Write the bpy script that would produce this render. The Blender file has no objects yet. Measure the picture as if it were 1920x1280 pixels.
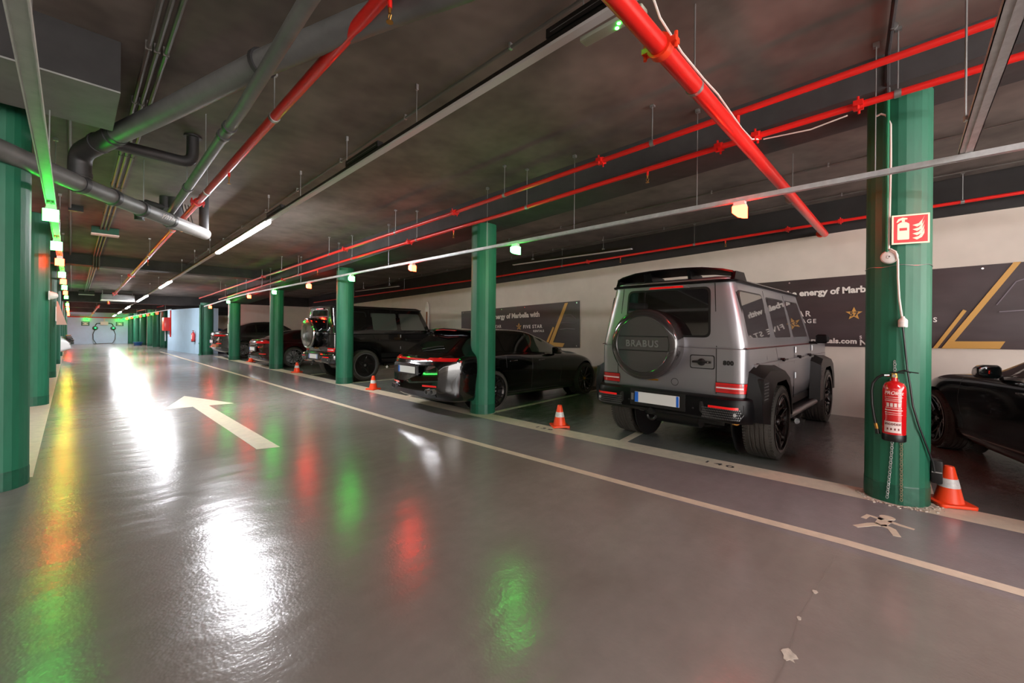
import bpy, bmesh, math, random
from mathutils import Vector, Matrix
random.seed(11)
SC = bpy.context.scene
COL = SC.collection
PI = math.pi

# ---------------------------------------------------------------- camera
YAW = math.atan(826 / 780.0)
ROLL = math.radians(0.5)
_fw = Vector((math.sin(YAW), math.cos(YAW), 0)); _rt = Vector((math.cos(YAW), -math.sin(YAW), 0)); _up = Vector((0, 0, 1))
_r = _rt * math.cos(ROLL) + _up * math.sin(ROLL)
_u = _up * math.cos(ROLL) - _rt * math.sin(ROLL)
cam_data = bpy.data.cameras.new('camera'); cam = bpy.data.objects.new('camera', cam_data); COL.objects.link(cam)
m3 = Matrix((_r, _u, -_fw)).transposed()
cam.matrix_world = Matrix.Translation((0, 0, 1.45)) @ m3.to_4x4()
cam_data.sensor_width = 36; cam_data.lens = 36 * 780 / 1920.0; cam_data.shift_y = -24 / 1920.0
cam_data.clip_start = 0.02; cam_data.clip_end = 300
SC.camera = cam

# ---------------------------------------------------------------- world, view
w = bpy.data.worlds.new('world'); SC.world = w; w.use_nodes = True
w.node_tree.nodes['Background'].inputs['Color'].default_value = (1.0, 0.95, 0.91, 1)
w.node_tree.nodes['Background'].inputs['Strength'].default_value = 3.4
SC.view_settings.view_transform = 'Standard'; SC.view_settings.look = 'None'
SC.view_settings.gamma = 1.0; SC.view_settings.use_curve_mapping = False
SC.view_settings.exposure = 1.6
LUM = 72.0          # ceiling luminaires
LED = 25.0          # bay indicator lamps
SC.cycles.max_bounces = 4; SC.cycles.diffuse_bounces = 3; SC.cycles.glossy_bounces = 3; SC.cycles.transmission_bounces = 1
SC.cycles.use_adaptive_sampling = True; SC.cycles.adaptive_threshold = 0.03
SC.cycles.caustics_reflective = False; SC.cycles.caustics_refractive = False
SC.cycles.sample_clamp_indirect = 6.0

# ---------------------------------------------------------------- helpers
def lin(c):
    return tuple(((v / 255) / 12.92 if v / 255 <= 0.04045 else ((v / 255 + 0.055) / 1.055) ** 2.4) for v in c)

def M(name, col, rough=0.5, metal=0.0, coat=0.0, coat_rough=0.05, noise=None, bump=None, emis=None, spec=0.5, stretch=(1, 1, 1)):
    m = bpy.data.materials.new(name); m.use_nodes = True
    nt = m.node_tree; b = nt.nodes['Principled BSDF']
    c = lin(col)
    b.inputs['Base Color'].default_value = (*c, 1); b.inputs['Roughness'].default_value = rough
    b.inputs['Metallic'].default_value = metal; b.inputs['Coat Weight'].default_value = coat
    b.inputs['Coat Roughness'].default_value = coat_rough; b.inputs['Specular IOR Level'].default_value = spec
    if emis:
        b.inputs['Emission Color'].default_value = (*lin(emis[0]), 1); b.inputs['Emission Strength'].default_value = emis[1]
    if noise or bump:
        tc = nt.nodes.new('ShaderNodeTexCoord'); mp = nt.nodes.new('ShaderNodeMapping')
        mp.inputs['Scale'].default_value = stretch
        nt.links.new(tc.outputs['Object'], mp.inputs['Vector'])
    if noise:
        sc, lo, hi = noise
        n = nt.nodes.new('ShaderNodeTexNoise'); n.inputs['Scale'].default_value = sc; n.inputs['Detail'].default_value = 3
        n.inputs['Roughness'].default_value = 0.65
        r = nt.nodes.new('ShaderNodeMapRange'); r.inputs['From Min'].default_value = 0.3; r.inputs['From Max'].default_value = 0.7
        r.inputs['To Min'].default_value = lo; r.inputs['To Max'].default_value = hi
        mx = nt.nodes.new('ShaderNodeMix'); mx.data_type = 'RGBA'; mx.blend_type = 'MULTIPLY'; mx.inputs[0].default_value = 1
        mx.inputs[6].default_value = (*c, 1)
        nt.links.new(mp.outputs[0], n.inputs['Vector']); nt.links.new(n.outputs['Fac'], r.inputs['Value'])
        nt.links.new(r.outputs[0], mx.inputs[7]); nt.links.new(mx.outputs[2], b.inputs['Base Color'])
    if bump:
        sc, st = bump
        n = nt.nodes.new('ShaderNodeTexNoise'); n.inputs['Scale'].default_value = sc; n.inputs['Detail'].default_value = 1.5
        bp = nt.nodes.new('ShaderNodeBump'); bp.inputs['Strength'].default_value = st; bp.inputs['Distance'].default_value = 0.02
        nt.links.new(mp.outputs[0], n.inputs['Vector']); nt.links.new(n.outputs['Fac'], bp.inputs['Height'])
        nt.links.new(bp.outputs[0], b.inputs['Normal'])
    return m

class MB:
    def __init__(s): s.v = []; s.f = []
    def add(s, vs, fs):
        k = len(s.v); s.v += [tuple(v) for v in vs]; s.f += [tuple(i + k for i in f) for f in fs]; return s
    def box(s, x0, x1, y0, y1, z0, z1, mat=None):
        vs = [Vector((x, y, z)) for z in (z0, z1) for y in (y0, y1) for x in (x0, x1)]
        if mat: vs = [mat @ v for v in vs]
        return s.add(vs, [(0, 2, 3, 1), (4, 5, 7, 6), (0, 1, 5, 4), (2, 6, 7, 3), (0, 4, 6, 2), (1, 3, 7, 5)])
    def cyl(s, p0, p1, r0, r1=None, n=14, caps=True):
        r1 = r0 if r1 is None else r1
        p0 = Vector(p0); p1 = Vector(p1); d = (p1 - p0).normalized()
        a = d.orthogonal().normalized(); b = d.cross(a)
        vs = []
        for p, r in ((p0, r0), (p1, r1)):
            for i in range(n):
                t = 2 * PI * i / n; vs.append(p + a * (r * math.cos(t)) + b * (r * math.sin(t)))
        fs = [(i, (i + 1) % n, n + (i + 1) % n, n + i) for i in range(n)]
        if caps: fs += [tuple(range(n))[::-1], tuple(range(n, 2 * n))]
        return s.add(vs, fs)
    def tube(s, pts, r, n=10, caps=True):
        pts = [Vector(p) for p in pts]; vs = []; a = None
        for i, p in enumerate(pts):
            d = (pts[min(i + 1, len(pts) - 1)] - pts[max(i - 1, 0)]).normalized()
            a = d.orthogonal().normalized() if a is None else (a - d * a.dot(d)).normalized()
            b = d.cross(a)
            rr = r[i] if isinstance(r, (list, tuple)) else r
            for k in range(n):
                t = 2 * PI * k / n; vs.append(p + a * (rr * math.cos(t)) + b * (rr * math.sin(t)))
        fs = []
        for i in range(len(pts) - 1):
            for k in range(n):
                fs.append((i * n + k, i * n + (k + 1) % n, (i + 1) * n + (k + 1) % n, (i + 1) * n + k))
        if caps: fs += [tuple(range(n))[::-1], tuple(range((len(pts) - 1) * n, len(pts) * n))]
        return s.add(vs, fs)
    def lathe(s, prof, n=32, o=(0, 0, 0), axis='z', closed=False, caps=True):
        o = Vector(o); vs = []
        for r, h in prof:
            for i in range(n):
                t = 2 * PI * i / n; c, q = r * math.cos(t), r * math.sin(t)
                vs.append(o + (Vector((c, q, h)) if axis == 'z' else Vector((c, h, q)) if axis == 'y' else Vector((h, c, q))))
        L = len(prof); fs = []
        for j in range(L if closed else L - 1):
            j2 = (j + 1) % L
            for i in range(n):
                fs.append((j * n + i, j * n + (i + 1) % n, j2 * n + (i + 1) % n, j2 * n + i))
        if not closed and caps:
            if prof[0][0] > 1e-6: fs.append(tuple(range(n))[::-1])
            if prof[-1][0] > 1e-6: fs.append(tuple(range((L - 1) * n, L * n)))
        return s.add(vs, fs)
    def prism(s, pts, fa, fb):
        n = len(pts); vs = [fa(*p) for p in pts] + [fb(*p) for p in pts]
        return s.add(vs, [tuple(range(n)), tuple(range(n, 2 * n))[::-1]] + [(i, n + i, n + (i + 1) % n, (i + 1) % n) for i in range(n)])
    def rings(s, rings, cap0=True, cap1=True):
        n = len(rings[0]); vs = [p for r in rings for p in r]; fs = []
        for j in range(len(rings) - 1):
            for i in range(n):
                fs.append((j * n + i, j * n + (i + 1) % n, (j + 1) * n + (i + 1) % n, (j + 1) * n + i))
        if cap0: fs.append(tuple(range(n))[::-1])
        if cap1: fs.append(tuple(range((len(rings) - 1) * n, len(rings) * n)))
        return s.add(vs, fs)
    def grid(s, f, nu, nv):
        vs = [f(i / nu, j / nv) for j in range(nv + 1) for i in range(nu + 1)]
        return s.add(vs, [(j * (nu + 1) + i, j * (nu + 1) + i + 1, (j + 1) * (nu + 1) + i + 1, (j + 1) * (nu + 1) + i) for j in range(nv) for i in range(nu)])
    def mesh(s, name, mat, smooth=35, bevel=0, weld=False):
        me = bpy.data.meshes.new(name); me.from_pydata(s.v, [], s.f)
        bm = bmesh.new(); bm.from_mesh(me)
        if weld: bmesh.ops.remove_doubles(bm, verts=bm.verts, dist=1e-5)
        bmesh.ops.recalc_face_normals(bm, faces=bm.faces)
        if bevel:
            es = [e for e in bm.edges if len(e.link_faces) == 2 and e.calc_face_angle(0) > 0.6]
            bmesh.ops.bevel(bm, geom=es, offset=bevel, segments=2, affect='EDGES', profile=0.6, clamp_overlap=True)
        bm.to_mesh(me); bm.free()
        if smooth:
            me.polygons.foreach_set('use_smooth', [True] * len(me.polygons)); me.set_sharp_from_angle(angle=math.radians(smooth))
        if mat: me.materials.append(mat)
        return me
    def build(s, name, mat, parent=None, smooth=35, bevel=0, weld=False):
        return obj(name, s.mesh(name, mat, smooth, bevel, weld), parent)

def obj(name, me, parent=None, mw=None):
    o = bpy.data.objects.new(name, me); COL.objects.link(o)
    if parent: o.parent = parent
    if mw is not None: o.matrix_local = mw
    return o
def T(o, label, cat, group=None):
    o['label'] = label; o['category'] = cat
    if group: o['group'] = group
    return o
def thing(name, label, cat, loc=(0, 0, 0), rotz=0, group=None):
    o = bpy.data.objects.new(name, None); COL.objects.link(o); o.empty_display_size = 0.1
    o.location = loc; o.rotation_euler = (0, 0, rotz); return T(o, label, cat, group)
def struct(o): o['kind'] = 'structure'; return o
def copy_tree(o, parent=None):
    c = o.copy(); COL.objects.link(c); c.parent = parent
    for ch in list(o.children): copy_tree(ch, c)
    return c
def rpoly(pts, r, n=4):
    out = []; L = len(pts)
    for i in range(L):
        p = Vector(pts[i]); a = Vector(pts[i - 1]); b = Vector(pts[(i + 1) % L])
        rr = r[i] if isinstance(r, (list, tuple)) else r
        da = (a - p); db = (b - p); ra = min(rr, da.length * .49); rb = min(rr, db.length * .49)
        s = p + da.normalized() * ra; e = p + db.normalized() * rb
        for k in range(n + 1):
            t = k / n; q = s * (1 - t) ** 2 + p * (2 * t * (1 - t)) + e * t * t
            out.append((q.x, q.y))
    return out
_tcache = {}
def text_mesh(body, size, mat, extrude=0.002, space=1.0, align='LEFT', bold=0.0):
    k = (body, size, mat.name, extrude, space, align, bold)
    if k in _tcache: return _tcache[k]
    cu = bpy.data.curves.new('txt', 'FONT'); cu.body = body; cu.size = size; cu.extrude = extrude; cu.space_character = space
    cu.align_x = align; cu.offset = bold; cu.resolution_u = 3
    o = bpy.data.objects.new('txt', cu); COL.objects.link(o)
    dg = bpy.context.evaluated_depsgraph_get(); me = bpy.data.meshes.new_from_object(o.evaluated_get(dg))
    bpy.data.objects.remove(o); bpy.data.curves.remove(cu)
    me.materials.clear(); me.materials.append(mat); me.name = 'lettering'
    _tcache[k] = me; return me
def frame(loc, right, up):
    r = Vector(right).normalized(); u = Vector(up).normalized(); n = r.cross(u)
    return Matrix.Translation(loc) @ Matrix((r, u, n)).transposed().to_4x4()
def cut(o, cutter):
    """boolean difference, applied"""
    md = o.modifiers.new('cut', 'BOOLEAN'); md.operation = 'DIFFERENCE'; md.object = cutter; md.solver = 'EXACT'
    dg = bpy.context.evaluated_depsgraph_get(); me = bpy.data.meshes.new_from_object(o.evaluated_get(dg))
    o.modifiers.clear(); old = o.data; o.data = me; me.name = old.name
    bpy.data.meshes.remove(old); cm = cutter.data; bpy.data.objects.remove(cutter); bpy.data.meshes.remove(cm)
    me.polygons.foreach_set('use_smooth', [True] * len(me.polygons)); me.set_sharp_from_angle(angle=math.radians(35))
def zc(y): return 3.76 - 0.028 * y        # the slab falls gently away along the aisle
def lerp(a, b, t): return a + (b - a) * t
def pl(tab, x):
    if x <= tab[0][0]: return tab[0][1]
    for (a, va), (b, vb) in zip(tab, tab[1:]):
        if x <= b: return lerp(va, vb, (x - a) / (b - a))
    return tab[-1][1]
def sp(tab, x):
    """monotone cubic through a table"""
    n = len(tab)
    if x <= tab[0][0]: return tab[0][1]
    if x >= tab[-1][0]: return tab[-1][1]
    d = [(tab[i + 1][1] - tab[i][1]) / (tab[i + 1][0] - tab[i][0]) for i in range(n - 1)]
    m = [d[0]] + [0 if d[i - 1] * d[i] <= 0 else 2 * d[i - 1] * d[i] / (d[i - 1] + d[i]) for i in range(1, n - 1)] + [d[-1]]
    for i in range(n - 1):
        if x <= tab[i + 1][0]:
            h = tab[i + 1][0] - tab[i][0]; t = (x - tab[i][0]) / h
            return ((2 * t ** 3 - 3 * t * t + 1) * tab[i][1] + (t ** 3 - 2 * t * t + t) * h * m[i] + (-2 * t ** 3 + 3 * t * t) * tab[i + 1][1] + (t ** 3 - t * t) * h * m[i + 1])

# ---------------------------------------------------------------- materials
m_ceil = M('ceiling_paint', (114, 104, 98), 0.85, noise=(1.3, .55, 1.25), bump=(9, .25))
m_beam = M('beam_paint', (62, 60, 60), 0.8, noise=(2, .7, 1.2), bump=(12, .2))
m_wall = M('wall_white', (212, 202, 191), 0.8, noise=(1.2, .9, 1.04), bump=(14, .08))
m_wallcool = M('wall_white_daylight_tint', (184, 214, 238), 0.75, noise=(1.5, .92, 1.03))  # white walls tinted blue to stand for the cool daylight at the far end
m_dark = M('black_band_duct_shade', (38, 36, 36), 0.8, noise=(3, .7, 1.3))
m_green = M('column_green', (25, 102, 75), 0.52, noise=(5, .8, 1.1), bump=(22, .12), stretch=(1, 1, .25))
m_greend = M('column_foot_green', (18, 84, 62), 0.45, noise=(9, .75, 1.15), bump=(22, .12))
m_greenpipe = M('conduit_green', (26, 128, 86), 0.35)
m_red = M('pipe_red', (226, 34, 28), 0.32, coat=.3)
m_redo = M('coupling_red', (236, 62, 30), 0.35)
m_steel = M('galvanised', (190, 192, 192), 0.42, metal=.35, noise=(14, .85, 1.1))
m_rod = M('rod_zinc', (165, 166, 165), 0.4, metal=.8)
m_tray = M('tray_grey', (212, 216, 212), 0.5, metal=0, noise=(10, .9, 1.06))
m_pvc = M('pvc_grey', (104, 104, 103), 0.5, noise=(4, .8, 1.15), bump=(10, .05))
m_pvcd = M('pvc_dark', (52, 51, 52), 0.5, noise=(5, .8, 1.2))
m_cond = M('conduit_grey', (96, 92, 88), 0.5, metal=.3)
m_black = M('black_plastic', (14, 14, 15), 0.4)
m_white = M('white_plastic', (222, 218, 212), 0.45)
m_brass = M('brass', (176, 128, 60), 0.35, metal=.9)
m_line = M('paint_cream', (222, 208, 186), 0.38, noise=(9, .86, 1.06))
m_number = M('paint_black', (34, 32, 32), 0.5)
m_rubber = M('rubber', (58, 54, 49), 0.75, bump=(60, .35))
m_crack = M('joint_dark', (48, 44, 40), 0.7)
m_lum = M('diffuser_lit', (255, 255, 255), 0.5, emis=((250, 250, 255), LUM))
m_dif = M('diffuser_off', (196, 190, 190), 0.4)
m_status = M('status_green', (30, 255, 110), 0.3, emis=((18, 255, 96), 1.5))
m_ledr = M('lens_red', (255, 40, 20), 0.3, emis=((255, 34, 14), LED * 1.6))
m_ledg = M('lens_green', (30, 255, 110), 0.3, emis=((52, 255, 70), LED))
m_ledgd = M('lens_green_dim', (30, 255, 110), 0.3, emis=((6, 255, 30), LED * .3))
m_ledrd = M('lens_red_dim', (255, 40, 20), 0.3, emis=((255, 26, 10), LED * .45))
m_cone = M('cone_orange', (246, 72, 26), 0.42)
m_conew = M('cone_band', (214, 214, 212), 0.35, noise=(40, .8, 1.1))
m_redlens = M('lamp_red', (200, 18, 22), 0.12, coat=1.0)
m_redglow = M('reflector_red', (235, 26, 26), 0.2, coat=.5)
m_clear = M('lamp_clear', (226, 214, 214), 0.1, coat=1.0)
m_chrome = M('chrome', (215, 215, 215), 0.12, metal=1)
m_glass = M('tinted_glass', (9, 9, 10), 0.04, coat=1.0, coat_rough=.02, spec=.8)
m_glassl = M('light_tint_glass', (66, 72, 66), 0.05, coat=1.0, coat_rough=.02, spec=.8)
m_plate = M('plate_white', (214, 214, 210), 0.4)
m_plateb = M('plate_blue', (28, 98, 196), 0.4)
m_rimblk = M('rim_black', (44, 40, 40), 0.25, metal=.6, coat=.6)
m_rimsil = M('rim_silver', (150, 150, 152), 0.28, metal=.8)
m_sign = M('sign_red', (206, 26, 30), 0.4)
m_signw = M('sign_glow_white', (238, 236, 206), 0.45)
# ---------------------------------------------------------------- floor material
def floor_material():
    m = bpy.data.materials.new('floor_resin'); m.use_nodes = True; nt = m.node_tree; b = nt.nodes['Principled BSDF']
    N = nt.nodes.new; L = nt.links.new
    tc = N('ShaderNodeTexCoord'); sx = N('ShaderNodeSeparateXYZ'); L(tc.outputs['Object'], sx.inputs[0])
    def noise(scale, detail=3, rough=.6, stretch=None):
        n = N('ShaderNodeTexNoise'); n.inputs['Scale'].default_value = scale; n.inputs['Detail'].default_value = detail; n.inputs['Roughness'].default_value = rough
        if stretch:
            mp = N('ShaderNodeMapping'); mp.inputs['Scale'].default_value = stretch[:3]
            mp.inputs['Rotation'].default_value = (0, 0, stretch[3]); L(tc.outputs['Object'], mp.inputs[0]); L(mp.outputs[0], n.inputs['Vector'])
        else: L(tc.outputs['Object'], n.inputs['Vector'])
        return n.outputs['Fac']
    def mr(v, a, b_, c, d):
        r = N('ShaderNodeMapRange'); L(v, r.inputs[0])
        for i, q in zip((1, 2, 3, 4), (a, b_, c, d)): r.inputs[i].default_value = q
        return r.outputs[0]
    def mix(f, a, b_, mode='MIX'):
        x = N('ShaderNodeMix'); x.data_type = 'RGBA'; x.blend_type = mode
        for i, q in ((0, f), (6, a), (7, b_)):
            if hasattr(q, 'links'): L(q, x.inputs[i])
            else: x.inputs[i].default_value = q
        return x.outputs[2]
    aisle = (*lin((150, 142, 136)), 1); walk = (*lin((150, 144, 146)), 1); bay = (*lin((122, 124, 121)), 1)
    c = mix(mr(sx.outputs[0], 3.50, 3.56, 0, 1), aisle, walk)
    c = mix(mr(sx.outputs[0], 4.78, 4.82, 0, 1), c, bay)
    c = mix(mr(noise(.55), .3, .7, 0, 1), c, mix(1.0, c, (.72, .70, .68, 1), 'MULTIPLY'))
    c = mix(mr(noise(9, 3, .6), .3, .75, 0, .35), c, mix(1.0, c, (.74, .73, .72, 1), 'MULTIPLY'))
    c = mix(mr(noise(1.6, 2, .5, (1.0, 6.0, 1, .9)), .3, .7, 0, .35), c, mix(1.0, c, (.86, .85, .84, 1), 'MULTIPLY'))
    L(c, b.inputs['Base Color'])
    rg = N('ShaderNodeMath'); rg.operation = 'ADD'
    L(mr(noise(1.1, 2), .3, .7, .17, .22), rg.inputs[0]); L(mr(noise(3, 2, .5, (1, 4, 1, .4)), .3, .7, 0, .04), rg.inputs[1])
    L(rg.outputs[0], b.inputs['Roughness'])
    bp = N('ShaderNodeBump'); bp.inputs['Strength'].default_value = .30; bp.inputs['Distance'].default_value = .02
    L(noise(1.9, 2, .55, (1.0, 2.2, 1, .2)), bp.inputs['Height'])
    bp2 = N('ShaderNodeBump'); bp2.inputs['Strength'].default_value = .10; bp2.inputs['Distance'].default_value = .01
    L(noise(45, 1), bp2.inputs['Height']); L(bp.outputs[0], bp2.inputs['Normal']); L(bp2.outputs[0], b.inputs['Normal'])
    b.inputs['Specular IOR Level'].default_value = 1.0
    return m
m_floor = floor_material()

# ---------------------------------------------------------------- shell
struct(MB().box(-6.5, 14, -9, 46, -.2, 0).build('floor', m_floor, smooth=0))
def slab(name, mat, x0, x1, y0, y1, thick):
    vs = [(x0, y0, zc(y0)), (x1, y0, zc(y0)), (x1, y1, zc(y1)), (x0, y1, zc(y1))]
    mb = MB(); mb.add(vs + [(a, b, c + thick) for a, b, c in vs], [(0, 3, 2, 1), (4, 5, 6, 7), (0, 1, 5, 4), (1, 2, 6, 5), (2, 3, 7, 6), (3, 0, 4, 7)])
    return struct(mb.build(name, mat, smooth=0))
ceiling = slab('ceiling', m_ceil, -6.5, 14, -9, 46, .3)
struct(MB().box(-6.7, -6.5, -9, 46, 0, 3.6).build('wall_left', m_wall, smooth=0))
struct(MB().box(9.15, 9.35, -9, 24.3, 0, 4.2).build('wall_right', m_wall, smooth=0))
struct(MB().box(5.35, 9.15, 24.3, 24.5, 0, 3.1).build('wall_bay_end', m_wall, smooth=0))
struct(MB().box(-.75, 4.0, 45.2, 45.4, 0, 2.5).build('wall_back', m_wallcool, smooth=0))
struct(MB().box(4.0, 14, 45.2, 45.4, 0, 2.5).build('wall_back_bay', m_wall, smooth=0))
struct(MB().box(-6.5, -.75, 45.2, 45.4, 0, 2.5).build('wall_back_left', m_wall, smooth=0))
struct(MB().box(9.6, 9.8, 24.5, 45.2, 0, 3.1).build('wall_far_right', m_wall, smooth=0))
# black painted band along the head of the right wall
top = [(-9, 3.42), (-1.2, 3.223), (.65, 3.184), (3.3, 3.074), (9.37, 2.855), (18.9, 2.56), (24.29, 2.57)]
mb = MB()
poly = [(y, z) for y, z in top] + [(y, zc(y) - .002) for y, z in reversed(top)]
mb.prism(poly, lambda y, z: (9.11, y, z), lambda y, z: (9.149, y, z))
struct(mb.build('trim_1', m_dark, smooth=0))
struct(MB().box(5.35, 9.1, 24.26, 24.3, 2.56, 3.07).build('trim_2', m_dark, smooth=0))
# downstand beams
def zlb(y): return 3.475 - .05 * y if y < 21 else 3.475 - 1.05 - .012 * (y - 21)
mb = MB()
r0 = [(4.62, -9, zlb(-9)), (5.32, -9, zlb(-9)), (5.32, -9, zc(-9) + .05), (4.62, -9, zc(-9) + .05)]
r1 = [(4.62, 21.4, zlb(21)), (5.32, 21.4, zlb(21)), (5.32, 21.4, zc(21.4) + .05), (4.62, 21.4, zc(21.4) + .05)]
mb.rings([r0, r1]); struct(mb.build('trim_3', m_beam, smooth=0))
for i, (y, dz, th, xa, xb) in enumerate([(15.76, .28, .5, -6.4, 4.6), (27.8, .44, .6, -6.4, 9.1), (35.2, .3, .5, -6.4, 9.1), (40.5, .3, .5, -6.4, 9.1)]):
    struct(MB().box(xa, xb, y, y + th, zc(y) - dz, zc(y) + .05).build('trim_%d' % (i + 4), m_beam, smooth=0))
# soffit box of a duct at the left
m_soffit = M('soffit_lit_grey', (132, 134, 130), .8, noise=(3, .85, 1.1), bump=(20, .1))
d = thing('duct_box', 'duct box with shade painted on its sides, hanging under the ceiling at the upper left', 'duct', (-1.3, 4.87, 3.24))
MB().box(-1.6, 1.55, -.45, .46, .012, .41).build('casing', m_dark, d, smooth=0)  # shade on the duct sides is put into this darker colour
MB().box(-1.6, 1.55, -.45, .46, 0, .012).build('lit_underside', m_soffit, d, smooth=0)  # paler sheet paints in the light that falls on the underside
# rounded white wall by the far bays
pts = [(4.49, 26.26), (4.33, 27.4), (4.2, 28.9), (4.08, 30.3), (3.93, 31.93)]
mb = MB(); ring = [(x, y) for x, y in pts] + [(5.3, 31.93), (5.3, 26.26)]
mb.prism(ring, lambda x, y: (x, y, 0), lambda x, y: (x, y, 2.38))
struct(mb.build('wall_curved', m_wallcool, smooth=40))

# floor joint
P = [(9.0, 5.0), (4.17, 5.24), (3.45, 5.30), (2.71, 5.37), (1.97, 5.41), (1.71, 5.48), (1.25, 5.53), (.99, 5.57), (.23, 5.68), (.05, 5.71), (-.23, 5.94), (-1.5, 6.0)]
mb = MB()
Q = []
for (a, b), (c, e) in zip(P, P[1:]):
    for k in range(14):
        t = k / 14; Q.append((lerp(a, c, t), lerp(b, e, t) + random.uniform(-.006, .006), random.uniform(.002, .0045)))
mb.add([p for q in Q for p in ((q[0], q[1] - q[2], .0006), (q[0], q[1] + q[2], .0006))], [(2 * i, 2 * i + 1, 2 * i + 3, 2 * i + 2) for i in range(len(Q) - 1)])
T(mb.build('floor_joint', m_crack, smooth=0), 'thin dark joint crossing the polished floor by the arrow tail', 'floor joint')
mb = MB(); Q = []
for k in range(60):
    t = k / 59; Q.append((lerp(3.62, .9, t), pl([(.9, .42), (2.2, .37), (2.53, .38), (2.85, .355), (3.7, .295)], lerp(3.62, .9, t)) + random.uniform(-.004, .004), random.uniform(.0006, .0018)))
mb.add([p for q in Q for p in ((q[0], q[1] - q[2], .0006), (q[0], q[1] + q[2], .0006))], [(2 * i, 2 * i + 1, 2 * i + 3, 2 * i + 2) for i in range(len(Q) - 1)])
T(mb.build('floor_crack', M('crack_pale', (120, 112, 104), .7), smooth=0), 'fine crack in the floor running out from beside the running man', 'floor crack')
m_chip = M('chip_pale', (196, 186, 172), .8, noise=(30, .7, 1.1))
for i, (x, y, r, lab) in enumerate([(2.21, .37, .05, 'largest pale chip in the floor at the lower right'), (2.85, .355, .022, 'small pale chip in the floor nearest the lane line'), (2.53, .38, .018, 'small pale chip in the floor between two others')]):
    mb = MB(); n = 14
    mb.prism([(x + r * random.uniform(.5, 1.1) * math.cos(2 * PI * k / n), y + .7 * r * random.uniform(.5, 1.1) * math.sin(2 * PI * k / n)) for k in range(n)], lambda a, b: (a, b, .0003), lambda a, b: (a, b, .0018))
    T(mb.build('floor_chip', m_chip, smooth=0), lab, 'chip', 'chips in the floor')

# ---------------------------------------------------------------- floor paint
def ribbon(name, left, right, label, z=.0016, mat=None):
    mb = MB(); n = len(left)
    mb.prism(left + right[::-1], lambda x, y: (x, y, z), lambda x, y: (x, y, .0002)) if n == 2 else None
    if n > 2:
        vs = []
        for l, r in zip(left, right): vs += [(*l, z), (*r, z)]
        mb.add(vs, [(2 * i, 2 * i + 1, 2 * i + 3, 2 * i + 2) for i in range(n - 1)])
    return T(mb.build(name, mat or m_line, smooth=0), label, 'floor marking')
lane = [(3.66, -3.0), (3.655, -.49), (3.665, .29), (3.60, 1.56), (3.535, 3.47), (3.49, 5.30), (3.48, 8.5), (3.475, 12.83), (3.44, 18), (3.42, 24), (3.4, 30)]
ribbon('lane_line', [(x - .05, y) for x, y in lane], [(x + .05, y) for x, y in lane], 'long thin cream line along the aisle left of the bay line')
bay = [(4.88, -3), (4.895, -.6), (4.88, .3), (4.80, 2.0), (4.745, 3.5), (4.74, 5.0), (4.76, 8), (4.78, 12), (4.8, 24)]
ribbon('bay_line', [(x - .16, y) for x, y in bay], [(x + .16, y) for x, y in bay], 'broad cream line across the mouths of the parking bays', z=.0022)
for x0, y0, x1, y1, lab in [(4.93, 2.655, 9.0, 3.05, 'cream bay divider running under the silver off-roader'), (5.06, 5.17, 9.0, 5.36, 'cream bay divider right of the black estate'),
                            (4.9, 7.68, 9.0, 7.95, 'cream bay divider between black estate and black off-roader'), (5.0, 10.45, 9.0, 10.55, 'cream bay divider by the column before the black off-roader'),
                            (5.05, -.15, 9.0, -.05, 'cream bay divider right of the silver off-roader'), (5.0, 13.1, 9.0, 13.3, 'cream bay divider left of the black off-roader'), (5.0, 18.6, 9, 18.8, 'cream bay divider left of the dark red coupe')]:
    ribbon('bay_divider', [(x0, y0 - .055), (x1, y1 - .055)], [(x0, y0 + .055), (x1, y1 + .055)], lab)
ribbon('left_strip', [(-.62, 6.3), (-.62, 40)], [(-.245, 6.02), (-.28, 40)], 'pale strip painted along the feet of the left columns')
mb = MB(); mb.prism([(1.10, 9.30), (1.61, 10.82), (2.11, 9.18), (1.73, 9.25), (1.735, 5.47), (1.51, 5.56), (1.505, 9.28)], lambda x, y: (x, y, .002), lambda x, y: (x, y, .0002))
T(mb.build('floor_arrow', m_line, smooth=0), 'large cream direction arrow painted on the aisle floor', 'floor marking')
for s, loc, lab in (('140', (4.79, 1.62, .003), 'black stencilled number 140 on the bay line'), ('139', (4.70, 3.98, .003), 'black stencilled number 139 on the bay line by a cone')):
    t = thing('bay_number', lab, 'floor number', loc)
    for k, ch in enumerate(s): obj('digit', text_mesh(ch, .17, m_number, .0004, 1.0, 'LEFT', .002), t, frame((0, -.115 * k, 0), (0, -1, 0), (1, 0, 0)) @ Matrix.Diagonal((1.05, .62, 1, 1)))
man = thing('running_man', 'cream running man figure painted on the floor before the column', 'floor marking', (4.2, .1, 0))
def flat(name, pts):
    mb = MB(); mb.prism(pts, lambda x, y: (x - 4.2, y - .1, .0018), lambda x, y: (x - 4.2, y - .1, .0002)); mb.build(name, m_line, man, smooth=0)
def limb(name, pts, w):
    L = []; R = []
    for i, p in enumerate(pts):
        a = Vector(pts[max(i - 1, 0)]); b = Vector(pts[min(i + 1, len(pts) - 1)]); d = (b - a).normalized(); nn = Vector((-d.y, d.x)) * w[i]
        L.append((p[0] + nn.x, p[1] + nn.y)); R.append((p[0] - nn.x, p[1] - nn.y))
    flat(name, L + R[::-1])
flat('head', [(4.385 + .045 * math.cos(t * PI / 8), .09 + .048 * math.sin(t * PI / 8)) for t in range(16)])
limb('torso', [(4.33, .10), (4.18, .125)], [.042, .034])
limb('arm', [(4.31, .115), (4.335, .20), (4.24, .225)], [.021, .02, .017])
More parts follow.
